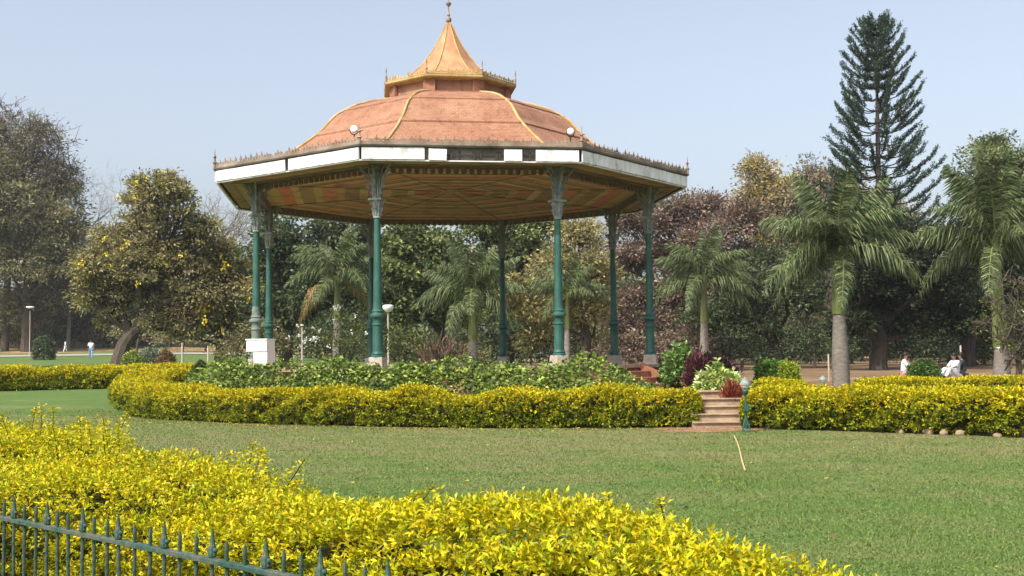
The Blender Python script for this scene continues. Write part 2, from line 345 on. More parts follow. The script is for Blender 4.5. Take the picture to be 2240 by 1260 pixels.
def tree(name, label, base, Y, lobes, pal, wts=None, group=None, trunk=None, tr=.25, leaf=(.22, .10), nclump=26, nleaf=42, spread=.55, bark='bark', cat='tree', flowers=None, twigs=0, depth=1.0, crown='crown', hang=0, mat='treeleaf', seed=None):
    """lobes [(px, py, radius px)] of the crown, seen at distance Y"""
    global rng
    if seed is not None: rng = np.random.default_rng(seed)
    bx = W(base, 700, Y)[0]; bz = float(surf_z(bx, Y))
    root = empty(name, (bx, Y, bz)); tag(root, label, cat, group)
    o0 = np.array([bx, Y, bz])
    k = PM(Y); L_ = []; q_ = max(1, Y/66); spread = spread*q_; leaf = (leaf[0]*q_, leaf[1]*q_); tr = tr*q_**.6; rngm = 1.5*q_
    for (px, py, rp) in lobes:
        rp = rp*1.11
        y = Y+rng.uniform(-.8, .8)*rp/k*depth; L_.append((W(px, py, Y)+np.array([0, y-Y, 0])-o0, rp/k))
    tb = MB()
    if trunk: tp = np.array([W(px, py, Y)-o0 for px, py in trunk]); tp[0][2] = -.3; tp[:, 1] += np.linspace(0, .9, len(tp))
    else:
        lo = min(L_, key=lambda q: q[0][2]); cz = np.mean([q[0][2] for q in L_]); cx = np.mean([q[0][0] for q in L_])
        top = np.array([cx*.7, 0, max(cz, 1.2)]); tp = np.array([[0, 0, -.3], [top[0]*.2, 0, top[2]*.35], [top[0]*.7, .1, top[2]*.75], top])
    tp = wob(spline(tp, 10), tr*.15); tb.tube(tp, np.linspace(tr*1.15, tr*.5, 10), 10)
    P, D, C = [], [], []
    cl_pal = np.array(pal, float)
    for (c, r) in L_:
        j = int(np.clip(np.argmin(np.linalg.norm(tp-c*np.array([.5, .5, .6]), axis=1)), 3, 9))
        st = tp[j]; mid = st*.5+c*.5+rng.normal(size=3)*r*.2; mid[2] += r*.15
        lp = spline([st, mid, c], 8); tb.tube(wob(lp, r*.03), np.linspace(tr*.42, tr*.14, 8), 6)
        nc = max(6, int(nclump*1.75*(r/rngm)**1.3)); 
        u = unit(rng.normal(size=(nc, 3))); u[:, 2] = np.where(u[:, 2] < -.35, -u[:, 2], u[:, 2]); u = unit(u)
        cc = c+u*r*rng.uniform(.45, 1.08, (nc, 1))*np.array([1, depth, .92])
        rc = spread*rng.uniform(.45, 1.2, nc); ex = rng.random(nc) < .25; cc[ex] = c+(cc[ex]-c)*rng.uniform(1.12, 1.55, (ex.sum(), 1)); rc[ex] *= .6
        for q in range(nc):
            if rng.random() < .6: tb.tube(wob(spline([c*.7+st*.3 if rng.random() < .3 else c, (c+cc[q])/2+rng.normal(size=3)*r*.08, cc[q]], 4), r*.03), np.linspace(tr*.12, .012, 4), 3, False)
            nl = int(nleaf*rng.uniform(.6, 1.3)*(rc[q]/q_/.5)**1.5)
            if nl < 3: continue
            g = rng.normal(size=(nl, 3))*rc[q]*.5*np.array([1, 1, .7]); P.append(cc[q]+g)
            d = unit(g)+u[q]*.6+rng.normal(size=(nl, 3))*.6; d[:, 2] -= hang; D.append(d)
            kk = rng.choice(len(cl_pal), p=None if wts is None else np.array(wts)/sum(wts))
            base_c = cl_pal[kk]*rng.uniform(.75, 1.3)
            mixc = np.where(rng.random((nl, 1)) < .7, base_c, pick(pal, nl, wts)); C.append(np.clip(mixc*(1+.2*rng.normal(size=(nl, 1))), .004, .8))
            for _ in range(twigs):
                e = cc[q]+rng.normal(size=3)*rc[q]*.7; tb.tube(spline([cc[q], (cc[q]+e)/2+rng.normal(size=3)*.2, e], 4), np.array([.02, .016, .012, .008])*q_, 3, False)
    P = np.concatenate(P); D = np.concatenate(D); C = np.concatenate(C)
    n = len(P); s = rng.uniform(.7, 1.3, n)
    V, f, kv = leaves(P, D, leaf[0]*s, leaf[1]*s)
    tb.build('trunk', M[bark], root, smooth=True)
    np_mesh(crown, V, [f], M[mat], root, np.repeat(C, kv, 0))
    if flowers:
        fc, cnt, fs = flowers; k_ = rng.choice(np.flatnonzero(P[:, 1] < np.quantile(P[:, 1], .16)), cnt); d = unit(P[k_]-np.mean(P, 0)); PP = []; DD = []
        for q in range(9): PP.append(P[k_]+d*.3-np.array([0, .25, 0])+rng.normal(size=(cnt, 3))*fs*.55); DD.append(rng.normal(size=(cnt, 3))+d)
        PP = np.concatenate(PP); V, f, kv = leaves(PP, np.concatenate(DD), fs, fs*.8)
        np_mesh('blossom', V, [f], M['leaf'], root, np.repeat(pick([fc], len(PP)), kv, 0))
    return root

_v = np.linspace(0, 1, 400); _a = PI*(1-_v); _x = np.sign(np.cos(_a))*np.abs(np.cos(_a))**.38*.6; _z = np.abs(np.sin(_a))**.38*.8
ARC_T = np.concatenate([[0], np.cumsum(np.hypot(np.diff(_x), np.diff(_z)))]); ARC_T /= ARC_T[-1]; ARC_V = _v
def hedge(name, label, line, wd, ht, pal_top, pal_low, sprigs, leaf, nper=6, group=None, near=False, top_var=.06, band=.35, bump=.10, step=.25, lowgap=.0, prof=None, cat='hedge', seed=1, shoots=(), zfn=None, colfn=None, holes=-.36):
    """clipped hedge along a ground polyline; leaves on short sprigs over a twiggy core"""
    global rng
    rng = np.random.default_rng(seed)
    zfn = zfn or ground_z
    P = np.array(line, float)
    seg = np.concatenate([[0], np.cumsum(np.linalg.norm(np.diff(P, axis=0), axis=1))]); Ltot = seg[-1]
    wd_ = np.broadcast_to(wd, len(P)); ht_ = np.broadcast_to(ht, len(P))
    def at(s):
        x, y = np.interp(s, seg, P[:, 0]), np.interp(s, seg, P[:, 1]); e = .05
        tx = np.interp(np.minimum(s+e, Ltot), seg, P[:, 0])-np.interp(np.maximum(s-e, 0), seg, P[:, 0]); ty = np.interp(np.minimum(s+e, Ltot), seg, P[:, 1])-np.interp(np.maximum(s-e, 0), seg, P[:, 1])
        tt = unit(np.stack([tx, ty], -1)); return x, y, tt, np.interp(s, seg, wd_), np.interp(s, seg, ht_)
    ph = rng.uniform(0, 6.28, 24); fr = rng.uniform(.8, 6.5, 24)
    def nzf(s, v, k=0):
        out = 0
        for i in range(8): out = out+np.sin(fr[(i+k) % 24]*s+ph[(i+k) % 24]+v*fr[(i*3+k+5) % 24]*1.4)
        return out/8
    mx, my = P.mean(0); root = empty(name, (mx, my, float(zfn(mx, my)))); tag(root, label, cat, group); o0 = np.array(root.location)
    # cross-section: parameter v 0..1 round the section from the near foot over the top to the far foot
    def section(v, w_, h_):
        a = PI*(1-np.interp(v, ARC_T, ARC_V)); cx, sz = np.cos(a), np.sin(a)
        p_ = .38; X = np.sign(cx)*np.abs(cx)**p_*w_/2; Z = np.abs(sz)**p_*h_
        return X, Z
    def surf(s, v, inset=0., endr=True):
        x, y, tt, w_, h_ = at(s)
        er = 1.0
        if endr:
            e = np.minimum(s, Ltot-s); rr_ = .35; er = np.clip(np.sqrt(np.clip(1-(1-np.minimum(e/rr_, 1))**2, 0, 1)), .05, 1)
        b_ = 1+bump*1.6*nzf(s, v*3)+bump*.8*nzf(s*2.7, v*9, 7)
        sX, sZ = section(v, w_*er, h_*(.6+.4*er))
        hv = 1+top_var*2*nzf(s*.6, 0, 3)
        if prof is not None: hv = hv*prof(s/Ltot)
        sX = sX*b_*(1-inset); sZ = sZ*hv*(1-inset*.8)*(.5+.5*b_)
        nx_, ny_ = -tt[..., 1], tt[..., 0]
        X = x-nx_*sX; Y = y-ny_*sX
        return np.stack([X, Y, zfn(X, Y)+sZ], -1), tt, sX, sZ
    # core: closed dark twiggy hull, added to block light inside the hedge
    ns = max(8, int(Ltot/step)); nv = 15
    S, Vv = np.meshgrid(np.linspace(0, Ltot, ns), np.linspace(0, 1, nv), indexing='ij')
    cp, _, _, _ = surf(S, Vv, .22); i = np.arange(ns*nv).reshape(ns, nv)
    cf = np.stack([i[:-1, :-1], i[1:, :-1], i[1:, 1:], i[:-1, 1:]], -1).reshape(-1, 4)
    cp = cp+rng.normal(size=cp.shape)*.015
    np_mesh('branches', cp.reshape(-1, 3)-o0, [cf, np.array([i[0, ::1]]), np.array([i[-1, ::-1]])], M['twig'], root)
    # sprigs
    n = sprigs; s = rng.uniform(0, Ltot, n); v = rng.beta(.9, .9, n); v = np.clip(v, .02, .98)
    ne = int(n*.05); s[:ne] = rng.uniform(0, .12, ne); s[ne:2*ne] = Ltot-rng.uniform(0, .12, ne)
    ins = np.abs(rng.normal(size=n))*.07; p, tt, sX, sZ = surf(s, v, ins)
    e = .01; pa, _, _, _ = surf(s, np.clip(v+e, 0, 1), ins); pb, _, _, _ = surf(s, np.clip(v-e, 0, 1), ins)
    dv = pa-pb; ta = np.concatenate([tt, np.zeros((n, 1))], 1); N = unit(np.cross(ta, dv)); ctr = np.stack([*at(s)[:2]], -1)
    out = p-np.concatenate([ctr, (zfn(ctr[:, 0], ctr[:, 1])+sZ*.3)[:, None]], 1); N = np.where((N*out).sum(1, keepdims=True) < 0, -N, N)
    keep = nzf(s*3.1, v*14, 11)+rng.normal(size=n)*.25 > holes; 
    if lowgap: keep &= (sZ > lowgap*rng.random(n)**.5) | (rng.random(n) < .3)
    p, N, s, v, sZ, ta = p[keep], N[keep], s[keep], v[keep], sZ[keep], ta[keep]; n = len(p)
    h_ = at(s)[4]; frac = sZ/h_
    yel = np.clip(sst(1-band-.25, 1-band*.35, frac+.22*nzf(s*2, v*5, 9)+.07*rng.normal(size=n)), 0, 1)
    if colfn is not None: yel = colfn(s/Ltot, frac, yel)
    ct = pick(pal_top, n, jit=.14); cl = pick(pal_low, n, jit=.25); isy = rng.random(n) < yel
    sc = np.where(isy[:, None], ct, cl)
    stem = unit(N*.8+np.array([0, 0, .55])+rng.normal(size=(n, 3))*.35)
    PP, DD, CC, SS = [], [], [], []
    for q in range(nper):
        h = q/(nper-1+1e-9); ang = q*2.4+rng.uniform(0, 6.28, n)
        a_ = unit(np.cross(stem, ta+rng.normal(size=(n, 3))*.2)); b__ = np.cross(stem, a_)
        rad = a_*np.cos(ang)[:, None]+b__*np.sin(ang)[:, None]
        PP.append(p+stem*leaf[0]*1.5*h); DD.append(rad*(1-.45*h)+stem*(.35+.75*h)+rng.normal(size=(n, 3))*.2)
        CC.append(np.clip(sc*(1+.16*rng.normal(size=(n, 1)))*(1+.25*(h-.5)*isy[:, None]), .004, .85)); SS.append(np.full(n, 1-.25*abs(h-.4)))
    leans = []
    for (sx_, sy_, z0, z1, k_) in shoots:       # long unclipped shoots
        lean = rng.normal(size=2)*.06; leans.append(lean); m_ = k_*3; hh = np.linspace(0, 1, m_)**.85; wd__ = (.055*(1-hh)+.012)[:, None]
        z_ = z0+(z1-z0)*hh; off = rng.normal(size=(m_, 2))*wd__; PP.append(np.stack([sx_+lean[0]*hh+off[:, 0], sy_+lean[1]*hh+off[:, 1], z_], 1))
        ang = rng.uniform(0, 6.28, m_); DD.append(np.stack([np.cos(ang), np.sin(ang), rng.uniform(-.1, 1.1, m_)], 1)); CC.append(pick(pal_top, m_)); SS.append(rng.uniform(.7, 1.15, m_))
    PP = np.concatenate(PP)-o0; DD = np.concatenate(DD); CC = np.concatenate(CC); SS = np.concatenate(SS)*rng.uniform(.75, 1.25, len(PP))
    V, f, kv = leaves(PP, DD, leaf[0]*SS, leaf[1]*SS, near=near)
    np_mesh('foliage', V, [f], M['leaf'], root, np.repeat(CC, kv, 0))
    for (sx_, sy_, z0, z1, k_), ln_ in zip(shoots, leans):
        tb = MB(); tb.tube(np.array([[sx_, sy_, z0-.25], [sx_, sy_, z0], [sx_+ln_[0], sy_+ln_[1], z1]])-o0, np.array([.004, .004, .002]), 4); tb.build('shoot_stem', M['twig'], root)
    return root
# ------------------------------------------------------------------ bandstand (local frame: z = 0 at the lawn)
FZ = 1.2
band = empty('bandstand', (CX, CY, 0), ROT)
tag(band, 'octagonal open bandstand with terracotta domed roof, green iron columns and broken white eave boards', 'bandstand')
A8 = [R_(-112.5+45*k) for k in range(8)]
def octo(prof, closed=False):
    """octagonal loft, flat faces, (radius at the corners, z)"""
    mb = MB(); mb.lathe(prof, n=8, rot=A8[0], caps=closed); return mb
def side(k):
    """matrix of side k: x along the side, -y outward, origin at the side's middle at radius 1"""
    am = A8[k]+R_(22.5); return am
def sideM(k, r, z):
    am = side(k); ap = r*math.cos(R_(22.5))
    return Matrix.Translation((ap*math.cos(am), ap*math.sin(am), z)) @ Matrix.Rotation(am+PI/2, 4, 'Z')
# platform
mb = octo([(6.02, -.3), (6.02, FZ-.07)], True); plat = mb.build('platform', M['brick'], band)
octo([(6.10, FZ-.07), (6.10, FZ)], True).build('floor_slab', M['step'], band)
# columns
def leafcap(mb, r, z, h, n=8, out=.07):
    for i in range(n):
        a = 2*PI*i/n; c, s = math.cos(a), math.sin(a); P = []
        for q in range(5): u = q/4; rr_ = r+out*u**2; P.append((c*rr_, s*rr_, z+h*math.sin(u*1.9)/1.0*.95))
        mb.tube(P, np.array([.03, .03, .026, .02, .012]), 5)
cp = MB()
cprof = [(.165, 0), (.165, .04), (.14, .06), (.15, .09), (.128, .12), (.122, .16), (.118, .62), (.118, .74), (.136, .755), (.136, .785), (.118, .80), (.116, .90), (.13, .93), (.172, .955), (.178, .985), (.172, 1.015), (.13, 1.035), (.125, 1.06), (.138, 1.075), (.138, 1.095), (.115, 1.12), (.10, 1.35), (.097, 1.6), (.088, 2.3), (.082, 2.9), (.078, 3.27)]
cp.lathe(cprof, n=20)
cp_mesh = None; protos = {}
def bracket(mb, d, reach, ztop=4.72, zlow=3.72):
    c, s = math.cos(d), math.sin(d); P2 = lambda x, z: (c*x, s*x, z)
    n = 14
    arc = [P2(.09+reach*(1-math.cos(u*PI/2)), zlow+(ztop-zlow)*math.sin(u*PI/2)) for u in np.linspace(0, 1, n)]; mb.tube(arc, .024, 5)
    arc2 = [P2(.09+reach*.62*(1-math.cos(u*PI/2)), zlow+.38+(ztop-zlow-.38)*math.sin(u*PI/2)) for u in np.linspace(0, 1, n)]; mb.tube(arc2, .017, 5)
    mb.tube([P2(.05, ztop+.02), P2(.1+reach, ztop+.02)], .026, 5)
    for (x, z, r) in ((.26*reach, ztop-.19, .10), (.62*reach, ztop-.115, .075), (.16*reach, ztop-.47, .075), (.13*reach, ztop-.70, .05), (.88*reach, ztop-.055, .035)):
        ring = [P2(.09+x+r*(1-.06*u)*math.cos(u), z+r*(1-.06*u)*math.sin(u)) for u in np.linspace(0, 6.9, 16)]; mb.tube(ring, .014, 4)
        mb.tube([P2(.09+x-r*.5, z-r*.5), P2(.09+x+r*.6, z+r*.5)], .016, 4)
    for u in np.linspace(.12, .9, 7):      # little leaves along the arc
        x, z = .09+reach*(1-math.cos(u*PI/2)), zlow+(ztop-zlow)*math.sin(u*PI/2); mb.ball(P2(x+.03, z-.035), .028, 5)
def capital():
    mb = MB(); mb.lathe([(.078, 3.27), (.10, 3.285), (.10, 3.31), (.085, 3.33), (.09, 3.5), (.12, 3.6), (.13, 3.66), (.15, 3.68), (.15, 3.7)], n=16)
    leafcap(mb, .085, 3.34, .17, 8, .07); leafcap(mb, .09, 3.47, .18, 8, .09)
    mb.box((0, 0, 3.72), (.33, .33, .05), rz=0)
    mb.box((0, 0, 4.26), (.15, .15, 1.03)); 
    for x in (-.05, .05): mb.box((x, -.08, 4.2), (.03, .03, .8)); mb.box((x, .08, 4.2), (.03, .03, .8)); mb.box((-.08, x, 4.2), (.03, .03, .8)); mb.box((.08, x, 4.2), (.03, .03, .8))
    mb.box((0, 0, 4.76), (.24, .24, .06))
    return mb
colobjs = []
for k in range(8):
    a = A8[k]; x, y = 5.63*math.cos(a), 5.63*math.sin(a)
    if k == 0:
        shaft = cp.build('column', M['paint_green'], band, smooth=True)
        pl = MB(); pl.box((0, 0, -.13), (.38, .38, .28), taper=.85); plinth = pl.build('plinth', M['concrete'], shaft, bevel=.012)
        cpt = capital().build('capital', M['iron_grey'], shaft, smooth=True)
        br = []
        for d, rc in ((0, .75), (PI/2+R_(22.5), .85), (-PI/2-R_(22.5), .85), (PI, .6)):
            b_ = MB(); bracket(b_, d, rc); br.append(b_.build('bracket', M['iron_grey'], shaft, smooth=True))
        c_ = shaft
        kids = [plinth, cpt]+br
    else:
        c_ = shaft.copy(); COL.objects.link(c_); c_.parent = band
        for q in kids: d_ = q.copy(); COL.objects.link(d_); d_.parent = c_
    # local +x points inward (towards the centre) reversed for the outer bracket
    c_.location = (x, y, FZ+.25); c_.rotation_euler = (0, 0, a+PI)
    colobjs.append(c_)
me = colobjs[7].data.copy(); colobjs[7].data = me; me.materials.append(M['worn_green'])
for p_ in me.polygons:
    if p_.center.z < 1.35: p_.material_index = 1
tag(colobjs[7], 'weathered column with its green paint worn grey at the foot')
# frieze between the columns: beam with hanging dentil boards
for k in range(8):
    Mk = sideM(k, 5.63, 5.92); mb = MB(); Ls = 2*5.63*math.sin(R_(22.5))-.2
    mb.prism([(-Ls/2, .0), (Ls/2, .0), (Ls/2, .12), (-Ls/2, .12)], .1, Mk)
    nn_ = 22
    for i in range(nn_):
        x = -Ls/2+Ls*(i+.5)/nn_; w_ = Ls/nn_*.30
        mb.prism([(x-w_, 0), (x-w_, -.09), (x-w_*.5, -.12), (x+w_*.5, -.12), (x+w_, -.09), (x+w_, 0)], .05, Mk)
    mb.build('frieze', M['brown'], band)
# ceiling: concentric octagonal boards, painted
bands = [6.55, 6.25, 5.9, 5.66, 5.35, 5.1, 4.72, 4.5, 4.1, 3.85, 3.4, 3.2, 2.75, 2.5, 2.05, 1.8, 1.3, 1.1, .6, .02]
cols = [(.20, .15, .09), (.26, .19, .09), (.14, .10, .06), (.30, .22, .10), (.32, .24, .09), (.40, .15, .08), (.36, .29, .13), (.25, .17, .08), (.33, .26, .10), (.38, .17, .09), (.30, .24, .10), (.22, .16, .08), (.37, .30, .14), (.30, .15, .08), (.32, .25, .11), (.24, .18, .09), (.36, .28, .12), (.34, .14, .08), (.25, .2, .1)]
V, Fc, Cc = [], [], []
for j in range(len(bands)-1):
    r0, r1 = bands[j], bands[j+1]; z0 = 5.97+.18*max(0, (5.6-r0))/5.6+(.012 if j % 2 else 0); z1 = 5.97+.18*max(0, (5.6-r1))/5.6+(.012 if j % 2 else 0)
    b0 = len(V)
    for k in range(8): V.append((r0*math.cos(A8[k]), r0*math.sin(A8[k]), z0)); V.append((r1*math.cos(A8[k]), r1*math.sin(A8[k]), z1)); Cc += [tuple(1.12*q for q in cols[j])]*2
    for k in range(8): k2 = (k+1) % 8; Fc.append((b0+2*k, b0+2*k+1, b0+2*k2+1, b0+2*k2))
np_mesh('ceiling', V, [np.array(Fc)], M['ceiling'], band, np.array(Cc))
for k in range(8):
    a = A8[k]; mb = MB(); mb.tube([(r*math.cos(a), r*math.sin(a), 5.975+.18*max(0, 5.6-r)/5.6) for r in (6.4, 5.6, 3, .3)], .02, 4); mb.build('ceiling_rib', M['ceil_rib'], band)
# gutter ring and eave
octo([(6.60, 5.96), (6.62, 6.245), (6.75, 6.26), (6.77, 6.295), (6.70, 6.31), (6.3, 6.34), (5.2, 6.56), (5.15, 6.3)]).build('gutter', M['gutter'], band)
octo([(6.63, 5.93), (6.69, 5.93), (6.69, 5.955), (6.63, 5.955), (6.63, 5.93)]).build('eave_lip', M['white_paint'], band)
octo([(6.595, 5.945), (6.595, 6.25)]).build('eave_board', M['dark'], band)
Lf = 2*6.69*math.sin(R_(22.5))
def fascia(k, x0, x1, drop=0, h=.27, tilt=0, out=0):
    mb = MB(); Mk = sideM(k, 6.70+out, 5.965-drop) @ Matrix.Rotation(tilt, 4, 'Y')
    n = max(1, int((x1-x0)/.55)); xs = np.linspace(x0, x1, n+1)
    for i in range(n):
        j = random.uniform(-.006, .006); a_, b_ = xs[i]+.004, xs[i+1]-.004
        mb.prism([(a_, j), (b_, j), (b_, h+j), (a_, h+j)], .035+random.uniform(0, .006), Mk)
    return mb.build('fascia_panel', M['white_paint'], band)
for k in range(8):
    if k == 0:
        X = lambda u: -Lf/2+Lf*u
        fascia(0, X(.006), X(.287)); tag(fascia(0, X(.303), X(.385), .04, .26, .03, .03), 'short loose panel hanging down at the broken front')
        fascia(0, X(.645), X(.728)); fascia(0, X(.79), X(.99))
    elif k == 7: fascia(k, -Lf/2+.02, -Lf/2+Lf*.515); fascia(k, -Lf/2+Lf*.535, Lf/2-.02)
    else: fascia(k, -Lf/2+.03, Lf/2-.01)
mb = MB()                                     # the joists laid bare where boards are missing
for x in (-.5, -.31, .02, .18, .55, .62, 1.0, 1.33, 1.5):
    Mk = sideM(0, 6.66, 5.97); mb.prism([(x, 0), (x+.05, 0), (x+.05, .2), (x, .2)], .03, Mk)
Mk = sideM(0, 6.66, 5.97); mb.prism([(-.6, .09), (1.6, .12), (1.6, .15), (-.6, .12)], .02, Mk)
mb.build('bare_joist', M['dark'], band)
# cresting on the eave
def fleur(mb, Mk, x, h, w_):
    mb.prism([(x-.016, 0), (x+.016, 0), (x+.018, h*.42), (x+w_*.42, h*.52), (x+w_*.5, h*.7), (x+w_*.22, h*.62), (x+.014, h*.6), (x+.02, h*.78), (x, h), (x-.02, h*.78), (x-.014, h*.6), (x-w_*.22, h*.62), (x-w_*.5, h*.7), (x-w_*.42, h*.52), (x-.018, h*.42)], .014, Mk)
def crest_side(k, r, z, h, pitch, name, mat, rail=.03, jag=.0):
    mb = MB(); Ls = 2*r*math.sin(R_(22.5))-.06; n = int(Ls/pitch); Mk = sideM(k, r, z)
    mb.prism([(-Ls/2, 0), (Ls/2, 0), (Ls/2, rail), (-Ls/2, rail)], .03, Mk)
    for i in range(n):
        x = -Ls/2+Ls*(i+.5)/n
        if jag and random.random() < jag: continue
        hh = h*random.uniform(.85, 1.08)*(1 if i % 2 else .72); fleur(mb, Mk @ Matrix.Rotation(random.uniform(-.06, .06), 4, 'X'), x, hh, pitch*1.05)
        if i < n-1:
            xa, xb = x, x+Ls/n; mb.tube([Mk @ Vector((xa+(xb-xa)*u, 0, rail+h*.22*math.sin(PI*u))) for u in np.linspace(0, 1, 5)], .009, 4, False)
    return mb.build(name, mat, band)
for k in range(8): crest_side(k, 6.70, 6.305, .22, .098, 'cresting', M['crest'], .075, .05)
for k in range(8):                            # corner spikes
    a = A8[k]; mb = MB(); mb.lathe([(.035, 0), (.035, .12), (.06, .15), (.03, .18), (.02, .26), (.045, .29), (.015, .33), (.004, .5)], (6.72*math.cos(a), 6.72*math.sin(a), 6.30), n=8)
    mb.tube([(6.72*math.cos(a)-.09*math.sin(a), 6.72*math.sin(a)+.09*math.cos(a), 6.61), (6.72*math.cos(a)+.09*math.sin(a), 6.72*math.sin(a)-.09*math.cos(a), 6.61)], .014, 4)
    mb.build('corner_spike', M['crest'], band, smooth=True)
# dome in three tiers whose lower edges overlap
T = [(5.30, 6.54), (5.0, 6.68), (4.7, 6.88), (4.35, 7.12), (4.02, 7.38), (3.80, 7.58), (3.60, 7.82), (3.42, 8.0), (3.20, 8.14), (2.9, 8.31), (2.55, 8.44), (2.2, 8.54), (1.80, 8.63)]
def tier(i0, i1, lift): return [(T[i0][0]+.035*lift, T[i0][1]-.03*lift), (T[i0][0]+.04*lift, T[i0][1]+.012*lift)]+[T[i] for i in range(i0+(1 if lift else 0), i1+1)]
for (i0, i1, l) in ((0, 4, 0), (4, 8, 1), (8, 12, 1)):
    octo([(r+.0, z+.006*l) for r, z in (T[i0:i1+1] if not l else tier(i0, i1, 1))]).build('dome_tier', M['roof'], band)
for k in range(8):                            # yellow hip ribs
    a = A8[k]; mb = MB(); P = spline([((r+.01)*math.cos(a), (r+.01)*math.sin(a), z+.015) for r, z in T], 30); mb.tube(P, .034, 8)
    mb.build('hip_rib', M['yellow_trim'], band, smooth=True)
# lantern
octo([(1.95, 8.57), (1.95, 8.63), (1.74, 8.66), (1.72, 8.98), (1.80, 9.0)]).build('lantern_drum', M['roof'], band)
for k in range(8):
    a = A8[k]; mb = MB(); mb.box((1.74*math.cos(a), 1.74*math.sin(a), 8.82), (.09, .34, .36), rz=a); mb.build('lantern_pilaster', M['brick'], band, bevel=.01)
octo([(1.72, 8.975), (1.95, 9.0), (1.98, 9.03), (1.98, 9.085), (1.93, 9.10)]).build('lantern_cornice', M['yellow_trim'], band)
S_ = [(1.93, 9.10), (1.62, 9.17), (1.38, 9.27), (1.12, 9.45), (.88, 9.68), (.68, 9.92), (.50, 10.18), (.34, 10.45), (.20, 10.74), (.10, 10.96), (.06, 11.02)]
S2 = [tuple(v) for v in spline([(r, 0, z) for r, z in S_], 26)[:, [0, 2]]]
octo(S2, True).build('spire', M['gold_roof'], band)
octo([(1.985, 9.09), (1.80, 9.13), (1.62, 9.185), (1.615, 9.175)]).build('spire_skirt', M['yellow_trim'], band)
for k in range(8):
    a = A8[k]; mb = MB(); P = [((r+.004)*math.cos(a), (r+.004)*math.sin(a), z+.006) for r, z in S2]; mb.tube(P, np.linspace(.024, .012, len(P)), 6)
    mb.build('spire_rib', M['yellow_trim'], band, smooth=True)
    crest_side(k, 1.93, 9.10, .17, .10, 'lantern_cresting', M['yellow_trim'], .02, .08)
    mb = MB(); mb.lathe([(.02, 0), (.02, .12), (.035, .14), (.012, .18), (.012, .28), (.022, .3), (.003, .42)], (1.96*math.cos(a), 1.96*math.sin(a), 9.09), n=6); mb.build('lantern_spike', M['crest'], band)
mb = MB(); mb.lathe([(.07, 10.94), (.075, 11.0), (.04, 11.04), (.07, 11.07), (.085, 11.12), (.075, 11.17), (.03, 11.2), (.028, 11.24), (.05, 11.26), (.025, 11.3), (.018, 11.5), (.03, 11.52), (.07, 11.56), (.08, 11.6), (.06, 11.64), (.02, 11.67), (.012, 11.72), (.002, 11.78)], n=12)
mb.build('finial', M['crest'], band, smooth=True)
# round floodlights on the eave corners
for k, (da, sz) in ((0, (.03, 1)), (1, (-.03, .95))):
    a = A8[k]+da*(-1 if k == 0 else 1); c = np.array((6.55*math.cos(a), 6.55*math.sin(a), 6.68)); mb = MB()
    dx, dy = math.cos(-PI/2-ROT), math.sin(-PI/2-ROT)
    mb.tube([c+np.array((dx, dy, -.2))*0-np.array((0, 0, .32)), c-np.array((0, 0, .12))], .018, 6)
    mb.tube([c+np.array((math.cos(a+PI/2)*.11*math.cos(u), math.sin(a+PI/2)*.11*math.cos(u), -.12*math.sin(u))) for u in np.linspace(0, PI, 9)], .012, 5)
    fl_ = mb.build('floodlight', M['dark'], band)
    m2 = MB(); Q = [c+np.array((dx, dy, 0))*q for q in (-.10, -.06, .0, .05, .07)]; m2.tube(Q, np.array([.02, .06, .085, .085, .06])*sz, 14); m2.build('lamp_head', M['globe'], fl_, smooth=True)
# upper brick stair on the right front face
k = 1; Mk = sideM(1, 6.1, 0)
for i in range(4):
    mb = MB(); z1 = FZ-.155*(i+1); y0, y1 = -.3*i-.02, -.3*(i+1)-.02
    mb.prism([(-.85, 0), (.85, 0), (.85, z1), (-.85, z1)], .3, Mk @ Matrix.Translation((0, (y0+y1)/2, 0)))
    mb.build('stair_step', M['brick'], band, bevel=.01)
for s_ in (-1, 1):
    mb = MB(); P = [(0, FZ+.05), (0, 0), (-1.3, 0), (-1.3, FZ-.62)]
    Mr = Mk @ Matrix.Translation((s_*.98, 0, 0)) @ Matrix.Rotation(PI/2, 4, 'Z')
    mb.prism([(-p[0]*-1, p[1]) for p in P], .2, Mr); mb.build('stair_wall', M['brick'], band, bevel=.012)
# lower flight of stone steps between the hedges
st = empty('garden_steps', (4.15, 22.1, ground_z(4.15, 22.1))); tag(st, 'flight of worn pinkish stone steps between two yellow hedges', 'steps')
for i in range(5):
    mb = MB(); y0 = .32*i; mb.box((0, y0+.9, .14*i+.03), (1.3, 1.8, .14)); mb.box((0, y0+.02, .14*i+.115), (1.34, .12, .03))
    mb.build('step', M['step'], st, bevel=.008)
# earth path from the flight to the brick stair
tag(np_mesh('landing', [W_ for W_ in ((3.4, 23.9, .6), (5.0, 23.9, .6), (5.4, 27.6, .60), (3.2, 28.6, .60), (3.2, 26, .60))], [np.array([(0, 1, 2, 4)]), np.array([(4, 2, 3)])], M['soil']), kind='structure')

